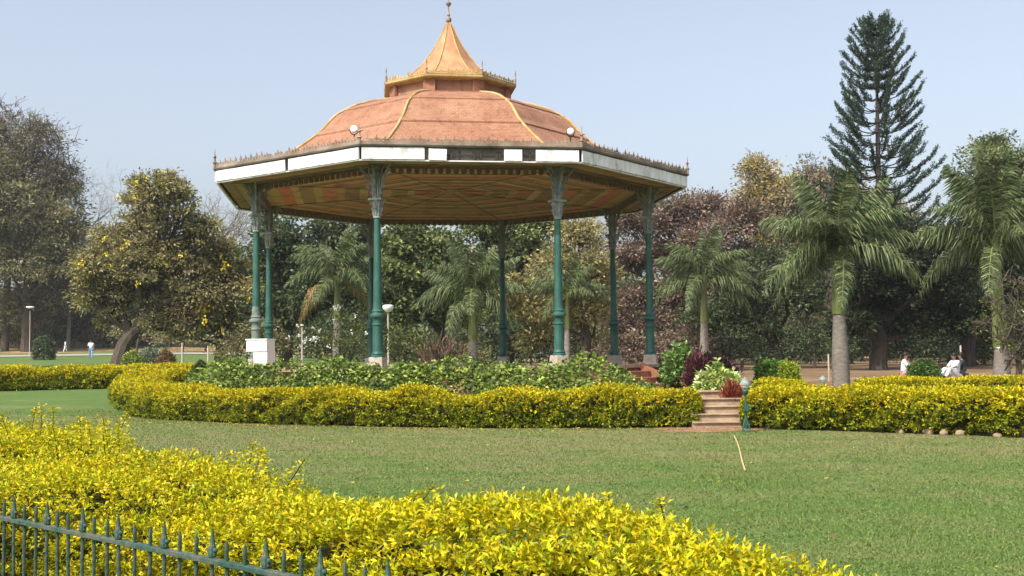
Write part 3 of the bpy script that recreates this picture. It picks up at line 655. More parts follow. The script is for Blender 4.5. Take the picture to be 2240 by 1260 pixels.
# ------------------------------------------------------------------ yellow duranta hedges
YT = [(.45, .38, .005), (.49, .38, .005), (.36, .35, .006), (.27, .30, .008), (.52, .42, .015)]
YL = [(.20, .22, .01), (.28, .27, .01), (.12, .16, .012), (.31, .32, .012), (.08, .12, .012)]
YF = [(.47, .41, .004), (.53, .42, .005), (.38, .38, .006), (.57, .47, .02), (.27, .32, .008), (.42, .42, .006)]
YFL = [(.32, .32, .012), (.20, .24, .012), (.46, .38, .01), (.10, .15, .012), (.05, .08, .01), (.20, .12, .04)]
def px_line(pts, off):
    """front foot of a hedge at pixels on the ground -> centre line moved back by off metres"""
    out = []
    for (px, Y) in pts: p = W(px, 900, Y); out.append((p[0], Y+off))
    return out
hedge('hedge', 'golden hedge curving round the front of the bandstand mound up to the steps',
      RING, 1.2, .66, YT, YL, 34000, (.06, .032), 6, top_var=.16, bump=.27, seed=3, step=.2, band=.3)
hedge('hedge', 'golden hedge running from the steps out of the picture at the right',
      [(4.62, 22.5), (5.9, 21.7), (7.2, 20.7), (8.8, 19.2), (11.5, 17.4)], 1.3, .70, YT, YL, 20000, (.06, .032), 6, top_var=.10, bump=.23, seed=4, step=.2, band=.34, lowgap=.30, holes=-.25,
      prof=lambda u: 1-.11*np.exp(-((u-.21)/.035)**2))
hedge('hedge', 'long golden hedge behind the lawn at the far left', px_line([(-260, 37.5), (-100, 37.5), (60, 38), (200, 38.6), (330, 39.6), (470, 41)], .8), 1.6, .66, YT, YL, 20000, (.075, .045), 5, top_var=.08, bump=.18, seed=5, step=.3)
hedge('hedge', 'dark green low hedge line beyond the golden hedge at the left', px_line([(-200, 48), (100, 48), (300, 48.5), (620, 50)], .5), .9, .42, [(.10, .15, .03), (.16, .20, .03)], [(.03, .06, .015)], 9000, (.09, .05), 5, seed=6, step=.4)
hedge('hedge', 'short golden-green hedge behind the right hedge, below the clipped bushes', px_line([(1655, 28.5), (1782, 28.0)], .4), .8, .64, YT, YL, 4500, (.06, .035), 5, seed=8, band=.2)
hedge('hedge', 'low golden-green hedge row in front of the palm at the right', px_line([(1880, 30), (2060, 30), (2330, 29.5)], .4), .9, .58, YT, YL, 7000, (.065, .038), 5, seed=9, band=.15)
# foreground hedge behind the railing
FA, FB = np.array([-2.72, 6.0]), np.array([-.82, 4.24]); FD = (FB-FA)/np.linalg.norm(FB-FA); FN = np.array([-FD[1], FD[0]])
if FN[1] < 0: FN = -FN
def fg(s_, w_): return tuple(FA+FD*s_+FN*(.13+w_/2))
_fs = [(-6.0, 2.4), (-4.0, 2.1), (-2.4, 1.8), (-1.0, 1.3), (.2, 1.28), (1.2, 1.02), (2.6, .72), (4.0, .66), (5.6, .62), (7.2, .62)]
FGL = ([fg(a_, b_) for a_, b_ in _fs], [b_ for a_, b_ in _fs])
sh = []
for (px, py, Y) in ((35, 905, 8.6), (62, 890, 8.7), (88, 885, 8.8), (118, 890, 8.6), (150, 930, 8.2), (182, 912, 8.0), (205, 920, 7.9), (228, 905, 7.8), (245, 915, 7.6), (262, 930, 7.5), (235, 935, 7.4), (100, 930, 8.3), (128, 935, 8.2), (538, 972, 6.6), (548, 985, 6.5), (600, 998, 6.2), (620, 1002, 6.1), (905, 1068, 5.3), (893, 1075, 5.2), (1205, 1075, 4.9), (1330, 1085, 4.7), (1460, 1098, 4.5), (480, 1000, 6.7)):
    p = W(px, py, Y); sh.append((p[0], p[1], .7, p[2], 46 if py < 990 else 26))
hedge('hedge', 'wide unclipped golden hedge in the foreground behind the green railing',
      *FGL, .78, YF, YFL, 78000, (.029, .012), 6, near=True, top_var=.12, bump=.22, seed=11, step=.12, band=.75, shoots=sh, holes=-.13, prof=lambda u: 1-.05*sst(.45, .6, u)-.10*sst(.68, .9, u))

# ------------------------------------------------------------------ ground cover on the mound
rng = np.random.default_rng(21)
n = 44000
a = rng.uniform(0, 2*PI, n); r = np.sqrt(rng.uniform(0, 1, n)); rh_ = hedge_r(a); r = 6.0+(rh_+.25-6.0)*r; X, Y = CX+r*np.cos(a), CY+r*np.sin(a)
k_ = (Y < CY+5); X, Y, a, r = X[k_], Y[k_], a[k_], r[k_]
dens = np.sin(X*2.1+1)*np.sin(Y*2.6)+.5*np.sin(X*5.3+2)*np.sin(Y*4.7+1)
da = np.abs((a-R_(-50)+PI) % (2*PI)-PI); onpath = ((X > 3.35) & (X < 5.3)) | (np.hypot(X-3.9, Y-27.7) < 1.15) | ((((a+PI) % (2*PI)-PI) > -.93) & (((a+PI) % (2*PI)-PI) < .1) & (r < 7.7))
k_ = (dens+rng.normal(size=len(X))*.5 > -.95) & ~onpath; X, Y, dens = X[k_], Y[k_], dens[k_]
h = (.21+.16*np.clip(dens, -1, 1.3))*rng.uniform(.3, 1.15, len(X)); P = np.stack([X, Y, surf_z(X, Y)+h], 1)
GC = [(.12, .18, .04), (.19, .27, .05), (.07, .12, .03), (.29, .36, .06), (.36, .41, .11), (.20, .20, .08)]
Pl, Dl, Cl = [], [], []
base_c = pick(GC, len(P), (3, 4, 3, 2, 1, 1))
for q in range(5):
    Pl.append(P+rng.normal(size=P.shape)*.05); d = rng.normal(size=P.shape)*.8; d[:, 2] = np.abs(d[:, 2])*.4+.15; Dl.append(d); Cl.append(np.clip(base_c*(1+.25*rng.normal(size=(len(P), 1))), .004, .8))
P, D, C = map(np.concatenate, (Pl, Dl, Cl)); s = rng.uniform(.7, 1.35, len(P))
V, f, kv = leaves(P, D, .10*s, .06*s, near=True)
tag(np_mesh('ground_cover', V, [f], M['leaf'], None, np.repeat(C, kv, 0)), 'green and yellow leafed creeper covering the mound below the bandstand', 'ground cover', kind='stuff')

# ------------------------------------------------------------------ grass of the lawn
rng = np.random.default_rng(22)
n = 430000
Y = 4.0+27*rng.random(n)**1.35; X = Y*rng.uniform(-.62, .66, n)
rc = np.hypot(X-CX, Y-CY); k_ = (rc > hedge_r(np.arctan2(Y-CY, X-CX))+.9) & ~((X > 3.2) & (Y > np.minimum(21.9, 21.85-.80*(X-4.4)))); X, Y = X[k_], Y[k_]; n = len(X)
P = np.stack([X, Y, ground_z(X, Y)-.004], 1); d = rng.normal(size=P.shape)*.8; d[:, 2] = 1
s = rng.uniform(.6, 1.3, n); tuft = np.exp(-(((X-2.55)/.35)**2+((Y-12.9)/.7)**2)); s = s*(1+.8*tuft)
V, f, kv = leaves(P, d, .026*s, .0055*(1+Y*.09), droop=.2)
dn = -.35+.1*0+np.sin(X*1.3+2*np.sin(Y*.7))*np.sin(Y*1.1+X*.4)+.6*np.sin(X*3.1+Y*2.3)+1.3*np.exp(-((Y-19)/4.5)**2)-.3+rng.normal(size=n)*.5
C = np.where((dn > .55)[:, None], pick([(.21, .21, .085), (.25, .23, .10), (.18, .20, .075)], n, jit=.07), pick([(.125, .19, .042), (.15, .21, .05), (.18, .225, .062)], n, jit=.07))
tag(np_mesh('grass', V, [f], M['leaf'], None, np.repeat(C, kv, 0)), 'short mown grass of the lawn', 'grass', kind='stuff')

# ------------------------------------------------------------------ trees
OLV = [(.17, .165, .07), (.23, .215, .095), (.12, .125, .055), (.29, .26, .14)]
OLY = [(.25, .235, .09), (.34, .305, .12), (.18, .175, .07), (.42, .36, .18)]
DGR = [(.06, .09, .038), (.10, .135, .06), (.038, .06, .026), (.155, .185, .10)]
MGR = [(.12, .16, .055), (.18, .225, .08), (.075, .105, .035), (.27, .30, .13)]
MAR = [(.20, .135, .105), (.27, .19, .15), (.13, .09, .065), (.33, .245, .19), (.17, .155, .08)]
STR = [(.42, .33, .12), (.5, .4, .12), (.28, .24, .1), (.33, .27, .17)]
PAL = [(.23, .22, .12), (.31, .28, .18), (.15, .16, .08), (.38, .30, .22)]
SHADE = [(.018, .028, .012), (.03, .045, .018), (.012, .018, .01), (.06, .08, .04)]  # shade under the trees put into the leaf colour, down to near black
SHR = [(.12, .14, .04), (.18, .2, .06), (.08, .1, .03)]
tree('tree', 'tallest left tree with half bare grey twigs at its top', 20, 128, [(20, 300, 60), (100, 320, 50), (45, 380, 70), (130, 400, 45), (-60, 340, 90), (-40, 440, 100)], PAL, tr=.26, trunk=[(10, 780), (15, 600), (30, 450), (50, 360)], nclump=30, nleaf=17, twigs=8, leaf=(.15, .08), bark='bark', seed=31, spread=.9)
tree('tree', 'dense olive tree below the half bare tree at the left edge', 60, 126, [(20, 480, 80), (110, 500, 65), (50, 590, 90), (125, 590, 55), (-60, 560, 110), (100, 660, 60), (20, 690, 70), (130, 520, 40), (90, 430, 60), (0, 400, 60)], OLV, tr=.4, nclump=32, nleaf=50, twigs=2, flowers=((.75, .6, .05), 14, .10), seed=32, spread=.62)
tree('tree', 'low rounded olive tree behind the left lamp post', 110, 138, [(40, 690, 60), (120, 680, 60), (190, 690, 55), (160, 630, 50), (-40, 690, 70), (20, 720, 45), (90, 725, 42), (210, 640, 40), (150, 720, 40), (30, 732, 26), (110, 735, 24), (180, 735, 24), (240, 735, 24), (250, 690, 34), (-30, 735, 26)], OLV, tr=.3, nclump=26, nleaf=45, seed=33)
tree('tree', 'long low dark green tree closing the view behind the left lamp post', 60, 150, [(-20, 700, 42), (35, 708, 40), (90, 702, 42), (150, 706, 40), (20, 735, 26), (80, 737, 24), (140, 737, 24)], DGR+OLV[:1], tr=.25, nclump=30, nleaf=44, seed=51)
tree('tree', 'low dark green tree closing the view behind the leaning trunk', 330, 136, [(215, 704, 40), (270, 700, 42), (335, 700, 42), (400, 706, 40), (460, 704, 42), (520, 706, 42), (240, 732, 24), (310, 735, 24), (380, 737, 22), (450, 737, 24)], DGR+OLV[:1], tr=.25, nclump=30, nleaf=44, seed=52)
tree('tree', 'leaning olive tree with yellow blossom on a slanting trunk', 258, 64, [(350, 440, 52), (300, 500, 50), (385, 490, 48), (330, 560, 75), (250, 570, 60), (400, 580, 65), (260, 640, 58), (350, 660, 62), (430, 650, 55), (290, 440, 25), (235, 520, 35), (230, 610, 45), (215, 660, 45), (310, 600, 60), (395, 695, 45), (240, 700, 30), (420, 520, 35), (205, 590, 34), (198, 640, 30), (365, 400, 24), (398, 432, 22), (455, 500, 24), (330, 715, 24), (400, 730, 24), (300, 405, 14)], OLY, tr=.42, trunk=[(252, 790), (270, 745), (310, 705), (335, 640), (345, 560)], nclump=32, nleaf=44, twigs=4, flowers=((.85, .65, .03), 22, .13), seed=34, spread=.5)
tree('tree', 'yellowish tree left of the bandstand with bright yellow blossom', 480, 66, [(470, 560, 45), (490, 630, 60), (545, 600, 50), (530, 690, 55), (455, 700, 50), (580, 650, 45), (420, 720, 40), (490, 725, 42), (545, 740, 40), (470, 590, 50), (500, 555, 24), (440, 600, 24)], OLY, tr=.28, nclump=30, nleaf=44, flowers=((.85, .62, .03), 16, .17), seed=35)
tree('tree', 'dark broadleaf tree behind the two left columns', 627, 62, [(620, 530, 50), (680, 590, 60), (610, 620, 55), (700, 660, 55), (640, 690, 50), (760, 650, 50), (740, 560, 45), (790, 600, 45), (600, 560, 45), (720, 520, 40), (590, 690, 40), (780, 530, 40)], DGR, tr=.36, trunk=[(627, 810), (626, 740), (630, 680), (650, 600)], nclump=34, nleaf=46, leaf=(.24, .13), seed=36)
tree('tree', 'bright green broadleaf tree in the middle under the roof', 985, 63, [(890, 540, 58), (960, 560, 55), (870, 610, 50), (930, 630, 55), (900, 690, 42), (850, 560, 40), (990, 690, 45), (860, 660, 40)], MGR, tr=.34, trunk=[(985, 805), (975, 740), (940, 690), (920, 620)], bark='darkbark', nclump=36, nleaf=46, leaf=(.26, .15), seed=37)
tree('tree', 'green tree between the middle palm and the front right column', 1110, 68, [(1120, 520, 48), (1160, 560, 45), (1100, 590, 45), (1180, 500, 40), (1080, 680, 50), (1050, 520, 45)], MGR, tr=.32, bark='darkbark', nclump=32, nleaf=44, leaf=(.24, .14), seed=38)
tree('tree', 'yellow-green tree behind the front right column', 1275, 58, [(1270, 530, 48), (1215, 585, 48), (1290, 610, 52), (1165, 690, 42), (1240, 680, 50), (1305, 690, 42), (1180, 745, 32), (1130, 640, 35)], OLY, tr=.26, nclump=34, nleaf=46, seed=39, trunk=[(1280, 810), (1282, 740), (1272, 680), (1262, 600)])
tree('tree', 'brownish maroon-leafed tree right of the bandstand roof', 1440, 74, [(1395, 500, 50), (1470, 480, 55), (1550, 475, 50), (1620, 500, 48), (1385, 580, 50), (1450, 570, 50), (1400, 670, 45), (1530, 560, 55), (1610, 580, 48), (1365, 720, 35), (1440, 720, 40), (1490, 640, 45)], MAR, tr=.36, nclump=34, nleaf=44, twigs=3, seed=40, spread=.7)
tree('tree', 'straw-yellow flowering tree standing above the maroon tree', 1675, 86, [(1662, 372, 34), (1675, 415, 36), (1720, 430, 30), (1640, 435, 28), (1690, 470, 40), (1680, 540, 55)], STR, tr=.34, nclump=30, nleaf=34, twigs=3, seed=41, spread=.7)
tree('tree', 'pale olive tree behind the tall conifer and the palm', 1810, 84, [(1800, 410, 52), (1760, 450, 45), (1850, 430, 45), (1790, 500, 60), (1900, 480, 50), (1980, 500, 50), (1730, 530, 50)], PAL, tr=.4, nclump=26, nleaf=36, twigs=3, seed=42, spread=.8)
tree('tree', 'dark shaded tree left of the tall palm at the right', 1700, 62, [(1690, 590, 60), (1640, 640, 55), (1720, 660, 60), (1770, 600, 50), (1600, 700, 50), (1660, 720, 45), (1540, 700, 45)], DGR, tr=.34, nclump=32, nleaf=44, seed=43, twigs=2)
tree('tree', 'dense tree with leaves painted shade-black and two low trunks right of the tall palm', 1930, 56, [(1930, 560, 75), (1880, 640, 65), (1990, 620, 70), (1940, 690, 55), (2060, 640, 65), (2040, 560, 60), (1860, 720, 40), (2060, 710, 45), (1990, 720, 40)], SHADE, tr=.42, trunk=[(1925, 830), (1928, 770), (1940, 700), (1950, 620)], bark='darkbark', nclump=36, nleaf=50, seed=44)
tree('tree', 'tree with leaves painted shade-black behind the right edge palm', 2110, 60, [(2120, 560, 60), (2110, 640, 60), (2170, 600, 60), (2230, 640, 70), (2150, 700, 55), (2260, 560, 70), (2090, 710, 40)], SHADE, tr=.36, bark='darkbark', nclump=34, nleaf=48, seed=45)
tree('tree', 'green treetop rising behind the right edge palm', 2190, 82, [(2185, 335, 38), (2150, 375, 45), (2215, 380, 48), (2180, 440, 65), (2250, 430, 60)], MGR, tr=.34, nclump=32, nleaf=42, twigs=3, seed=46, spread=.7)
tree('small_tree', 'small loose green tree with white blossom at the right edge', 2225, 31, [(2195, 690, 42), (2235, 640, 45), (2190, 750, 40), (2240, 720, 50), (2160, 715, 22), (2250, 780, 50), (2280, 680, 50)], SHR+[(.09, .13, .03)], tr=.09, leaf=(.10, .045), nclump=18, nleaf=34, spread=.3, twigs=3, flowers=((.7, .7, .6), 10, .05), seed=47)
tree('shrub', 'loose shrub with white blossom behind the left front column', 740, 44, [(700, 735, 32), (745, 715, 38), (790, 735, 30), (720, 770, 34), (770, 770, 34)], SHR, tr=.07, leaf=(.13, .06), nclump=26, nleaf=32, spread=.36, flowers=((.72, .7, .68), 26, .07), seed=48, cat='shrub')
tree('shrub', 'bushy olive shrub right of the left front column', 885, 44.5, [(860, 750, 30), (900, 745, 32), (930, 765, 26), (880, 780, 28)], SHR, tr=.06, leaf=(.13, .06), nclump=30, nleaf=36, spread=.34, seed=49, cat='shrub')
UND = [(1000, 60, 1, 'dark undergrowth bush left of the middle palm trunk'), (1380, 56, 2, 'brownish bush behind the right rear column'), (1500, 58, 2, 'brownish bush left of the thin palm'),
       (1620, 58, 0, 'green bush between the thin palm and the clipped bushes'), (1780, 60, 0, 'green bush left of the tall palm trunk'), (60, 142, 1, 'olive bush behind the left lamp post'),
       (200, 142, 1, 'olive bush beyond the walking person'), (400, 120, 1, 'olive bush right of the leaning trunk'), (560, 60, 1, 'bush behind the white cabinet'), (2120, 64, 0, 'green bush left of the right edge palm'),
       (1690, 72, 3, 'dark bush far behind the two clipped bushes'), (1860, 74, 3, 'dark bush just right of the tall palm trunk'), (1990, 76, 3, 'dark bush beyond the domed clipped bush'), (2070, 78, 3, 'dark bush beyond the seated people'),
       (2200, 72, 3, 'dark bush behind the right edge palm trunk'), (1440, 70, 3, 'dark bush between the right columns and the thin palm'), (300, 124, 1, 'olive bush behind the leaning trunk'), (120, 150, 1, 'olive bush in front of the far red building'), (250, 134, 1, 'olive bush left of the foot of the leaning trunk'), (450, 122, 1, 'olive bush behind the small topiary bush'), (20, 146, 1, 'olive bush at the left edge beyond the lawn'), (520, 110, 1, 'olive bush left of the white cabinet far behind'),
       (160, 146, 1, 'olive bush between the two far walkers'), (1560, 74, 3, 'dark bush behind the thin palm trunk'), (1620, 76, 3, 'dark bush far behind the variegated bush'), (1920, 68, 3, 'dark bush behind the two low dark trunks'), (2150, 66, 3, 'dark bush left of the white blossoming small tree'), (1760, 76, 3, 'dark bush far behind the stake by the tall palm'),
       (1160, 66, 3, 'dark bush right of the middle palm trunk'), (1240, 70, 1, 'olive bush behind the front right column')]
for i, (px, Yd, kd, lab_) in enumerate(UND):
    k = PM(Yd); gz = 784-(float(ground_z(W(px, 700, Yd)[0], Yd))-EYE)*k; hgt = (1.3+.5*(i % 3)+(.9 if i > 9 else 0))*k
    tree('shrub', lab_, px, Yd, [(px-40, gz-hgt*.45, hgt*.42), (px+5, gz-hgt*.6, hgt*.45), (px+48, gz-hgt*.42, hgt*.4)], [DGR, OLV, MAR, SHADE+DGR][kd], tr=.08, nclump=26, nleaf=30, leaf=(.2, .09), seed=60+i, cat='shrub', group='undergrowth bushes below the trees')

for i, (px, Yd, top, lab_) in enumerate(((1500, 84, 690, 'thin dark tree left of the thin palm trunk far behind'), (1590, 88, 700, 'thin tree far behind right of the thin palm'), (1655, 82, 700, 'thin tree far behind the rounded clipped bush'), (1765, 86, 690, 'thin tree just left of the tall palm trunk far behind'),
        (1880, 84, 705, 'thin tree right of the tall palm trunk far behind'), (1975, 88, 700, 'thin leaning tree behind the sitting person in a white shirt'), (2075, 82, 695, 'slim tree behind the people in white and dark'), (2140, 86, 700, 'slim tree left of the right edge palm trunk'))):
    tree('tree', lab_, px, Yd, [(px-28, top-20, 42), (px+30, top-35, 45), (px+2, top-60, 42)], SHADE+DGR[:2]+OLV[:1], tr=.13, trunk=[(px, 800), (px+(i % 3-1)*6, 760), (px+(i % 2)*8-4, top+10), (px, top-20)], nclump=22, nleaf=34, seed=200+i, group='thin trees behind the palms')
# far wood: one mass filling the distance
rng = np.random.default_rng(80)
P, D, C = [], [], []
for i in range(150):
    fx = rng.uniform(-.55, .55); Yd = rng.uniform(96, 128) if fx > -.2 else rng.uniform(152, 185); X = Yd*fx; gz = float(ground_z(X, Yd)); H = rng.uniform(5.5, 9.5); Wd = rng.uniform(2.5, 4.5)
    px_ = X/Yd*F+1120; H = H*(1.15 if px_ > 600 else 1.0); Wd *= 1 if px_ > 600 else 1.6
    cc = np.stack([rng.normal(size=26)*Wd*.6, rng.normal(size=26)*Wd*.5, rng.uniform(.05, 1, 26)*H], 1)+np.array([X, Yd, gz])
    base = np.array([OLV, DGR, DGR, MGR][rng.integers(4)][rng.integers(3)])
    for c in cc:
        nl = 42; g = rng.normal(size=(nl, 3))*np.array([.75, .75, .55]); P.append(c+g); D.append(g+rng.normal(size=(nl, 3))*.6); C.append(np.clip(base*rng.uniform(.6, 1.3)*(1+.2*rng.normal(size=(nl, 1))), .004, .6))
P, D, C = map(np.concatenate, (P, D, C)); V, f, kv = leaves(P, D, .42*rng.uniform(.7, 1.3, len(P)), .26)
tag(np_mesh('distant_wood', V, [f], M['leaf'], None, np.repeat(C, kv, 0)), 'far-off wood closing the view behind all the trees', 'wood', kind='stuff')

# bare trees
def bare(label, px, Yd, top, spread_px, trunk_px=None, seed=1, tr=.2, levels=6):
    global rng
    rng = np.random.default_rng(seed)
    bx = W(px, 700, Yd)[0]; bz = float(ground_z(bx, Yd)); root = empty('bare_tree', (bx, Yd, bz)); tag(root, label, 'tree')
    H = W(px, top, Yd)[2]-bz; tw = MB(); tb = MB(); wid = spread_px/PM(Yd)
    tb.tube([(0, 0, -.3), (.1, 0, H*.25), (0, .1, H*.5)], np.array([tr*1.2, tr, tr*.75]), 8); tb.build('trunk', M['greybark'], root, smooth=True)
    def grow(p, d, ln, rad, lv):
        P_ = [p]; dd = d
        for _ in range(3): dd = unit(dd+rng.normal(size=3)*.16+np.array([0, 0, .05])); P_.append(P_[-1]+dd*ln/3)
        tw.tube(P_, np.linspace(rad, rad*.6, 4), 4 if lv > 2 else 3, False)
        if lv <= 0: return
        for _ in range(3 if lv > 1 else 4): grow(P_[rng.integers(2, 4)], unit(dd+rng.normal(size=3)*.62), ln*rng.uniform(.62, .85), rad*.58, lv-1)
    for q in range(4):
        a = q*1.7+rng.uniform(0, 1); grow(np.array([0, .05, H*rng.uniform(.38, .5)]), unit(np.array([math.cos(a)*wid/H*2.2, math.sin(a)*.6, 1.])), H*.19, tr*.55, levels-1)
    tw.build('branches', M['greybark'], root)
bare('bare leafless tree left of the roof corner', 485, 92, 400, 70, seed=91, tr=.26)
bare('bare leafless tree seen under the roof beside the front right column', 1285, 88, 455, 70, seed=92)
bare('bare leafless tree against the sky at the left above the olive crowns', 150, 132, 330, 70, seed=93)

# ------------------------------------------------------------------ palms
FR = [(.065, .10, .038), (.10, .14, .055), (.15, .185, .08), (.04, .065, .025), (.22, .24, .12)]
def frond(L, sag, nlf, seed, pal, flen=.55, side_=0):
    g = np.random.default_rng(seed); n = 16; u = np.linspace(0, 1, n)
    x = L*(u-.12*u**3*sag); z = L*(.55*u-(.30+.75*sag)*u**2.1); P = np.stack([x, side_*L*.12*u**2, z], 1)
    mb = MB(); t_ = np.sort(g.uniform(.12, 1, nlf)); pos = np.stack([np.interp(t_, u, P[:, k]) for k in range(3)], 1)
    tan = unit(np.stack([np.interp(t_, u, np.gradient(P[:, k])) for k in range(3)], 1)); sd = np.where(np.arange(nlf) % 2, 1, -1)[:, None]*np.cross(tan, [0, 0, 1.]); sd = unit(sd)
    upv = unit(np.cross(sd, tan)); upv = np.where(upv[:, 2:3] < 0, -upv, upv)
    ang = g.uniform(-.9, 1.3, nlf)[:, None]; d0 = unit(sd*np.cos(ang)+upv*np.sin(ang)*.8+tan*.5)
    ln = flen*L*.5*np.sin(PI*np.clip(t_*.86+.12, 0, 1))[:, None]**.6*g.uniform(.8, 1.15, (nlf, 1)); w_ = .019*L/2.6
    m1 = pos+d0*ln*.5+np.array([0, 0, -.12])*ln; m2 = pos+d0*ln*.68+np.array([0, 0, -.62])*ln
    wv = tan*w_
    V = np.stack([pos-wv*.4, pos+wv*.4, m1-wv, m1+wv, m2], 1).reshape(-1, 3); b_ = np.arange(nlf)[:, None]*5
    fq = b_+np.array([[0, 1, 3, 2]]); ft = b_+np.array([[2, 3, 4]])
    k_ = g.choice(len(pal), nlf); C = np.array(pal)[k_]*(1+.2*g.normal(size=(nlf, 1)))
    # rachis
    rm = MB(); rm.tube(P, np.linspace(.035, .006, n)*L/2.6, 5); rV = np.concatenate(rm.V); rf = np.array([f for f in rm.T if len(f) == 4])
    V2 = np.concatenate([V, rV]); C2 = np.concatenate([np.repeat(C, 5, 0), np.tile([[.20, .24, .07]], (len(rV), 1))])
    return V2, [np.concatenate([fq, rf+len(V)]), ft], np.clip(C2, .004, .8)
fr_mesh = {}
def get_frond(L, sag, v, pal, key):
    kk = (round(L, 1), round(sag, 1), v, key)
    if kk not in fr_mesh:
        V, f, C = frond(1.0*L, sag, 250, 100+v, pal, .54, (-1, 0, 1)[v % 3]); o = np_mesh('frond', V, f, M['leaf'], None, C); fr_mesh[kk] = o.data; bpy.data.objects.remove(o)
    return fr_mesh[kk]
M['palm_trunk'] = noisemat('palm_trunk', [(.25, (.10, .083, .07)), (.5, (.20, .175, .15)), (.75, (.30, .27, .235))], 4, 8, .9, .4, 20, stretch=(1, 1, 3))
M['crownshaft'] = noisemat('palm_crownshaft', [(.3, (.07, .095, .025)), (.55, (.13, .15, .045)), (.75, (.20, .18, .08))], 3, 6, .5, .1, 20, stretch=(2, 2, .5))
def palm(label, px, Yd, y_shaft0, y_shaft1, L, wpx, nfr=17, seed=1, spear=None, dead=0, px_top=None):
    """y_shaft0: pixel row where the grey trunk ends; y_shaft1: where the fronds spring"""
    global rng
    rng = np.random.default_rng(seed)
    bx = W(px, 760, Yd)[0]; bz = float(ground_z(bx, Yd)); root = empty('palm_tree', (bx, Yd, bz)); tag(root, label, 'palm tree')
    z0 = W(px, y_shaft0, Yd)[2]-bz; z1 = W(px, y_shaft1, Yd)[2]-bz; r = wpx/PM(Yd)/2; lx = (W(px_top or px, 600, Yd)[0]-bx)
    mb = MB(); nn = 22; zz = np.linspace(-.2, z0, nn); rr_ = r*(1+.14*np.sin(np.linspace(0, PI, nn)*1.3))*np.interp(zz/z0, [0, .1, 1], [1.2, 1, .86])
    P = np.stack([lx*np.clip(zz/z1, 0, 1)**1.4, zz*0, zz], 1)
    rr2 = np.repeat(rr_, 2); P2 = np.repeat(P, 2, 0); P2[1::2, 2] += .02; rr2[1::2] *= 1.025
    mb.tube(P2, rr2, 14); mb.build('trunk', M['palm_trunk'], root, smooth=True)
    xs = lambda z: lx*np.clip(z/z1, 0, 1)**1.4
    q = MB(); zz = np.linspace(z0-.02, z1, 10); q.tube(np.stack([xs(zz), zz*0, zz], 1), r*np.interp(np.linspace(0, 1, 10), [0, .12, .45, .8, 1], [.92, .96, .78, .55, .36]), 12)
    q.build('crownshaft', M['crownshaft'], root, smooth=True)
    for i in range(nfr):
        el = i/(nfr-1); sag = float(np.clip(-.1+el*1.15+rng.normal()*.12, 0, 1.7)); az = i*2.4+rng.uniform(-.3, .3); Lq = L*(1-.12*(el > .8))*(1 if i > 1 else .85)
        sag = max(0, sag+(seed % 3-1)*.18); isd = dead and i >= nfr-dead
        me = get_frond(round(Lq, 1), round(sag*2)/2*1.0, i % 4, [(.30, .22, .09), (.36, .27, .12)] if isd else FR, 'd' if isd else 'g')
        o = bpy.data.objects.new('frond', me); COL.objects.link(o); o.parent = root
        o.location = (xs(z1), 0, z1-.12-.25*el*L/2.6); o.rotation_euler = (rng.normal()*.1, R_(-58+58*el+rng.normal()*8), az)
        if isd: o['label'] = 'dead brown hanging frond'
    return root
palm('tall royal palm with thick pale trunk in front of the conifer', 1838, 36, 686, 545, 2.8, 34, 24, 1, px_top=1832)
palm('thin royal palm right of the bandstand', 1540, 56, 705, 615, 2.9, 19, 22, 2)
palm('royal palm at the right edge of the picture', 2190, 37, 760, 530, 3.0, 34, 23, 3, px_top=2178)
palm('royal palm seen under the middle of the bandstand roof', 1034, 54, 742, 640, 2.9, 22, 21, 4)
palm('palm with a brown dead frond behind the left front column', 738, 56, 700, 610, 2.9, 20, 18, 5, dead=2)
palm('small palm behind the front right column', 1240, 55, 720, 640, 2.1, 14, 13, 6)

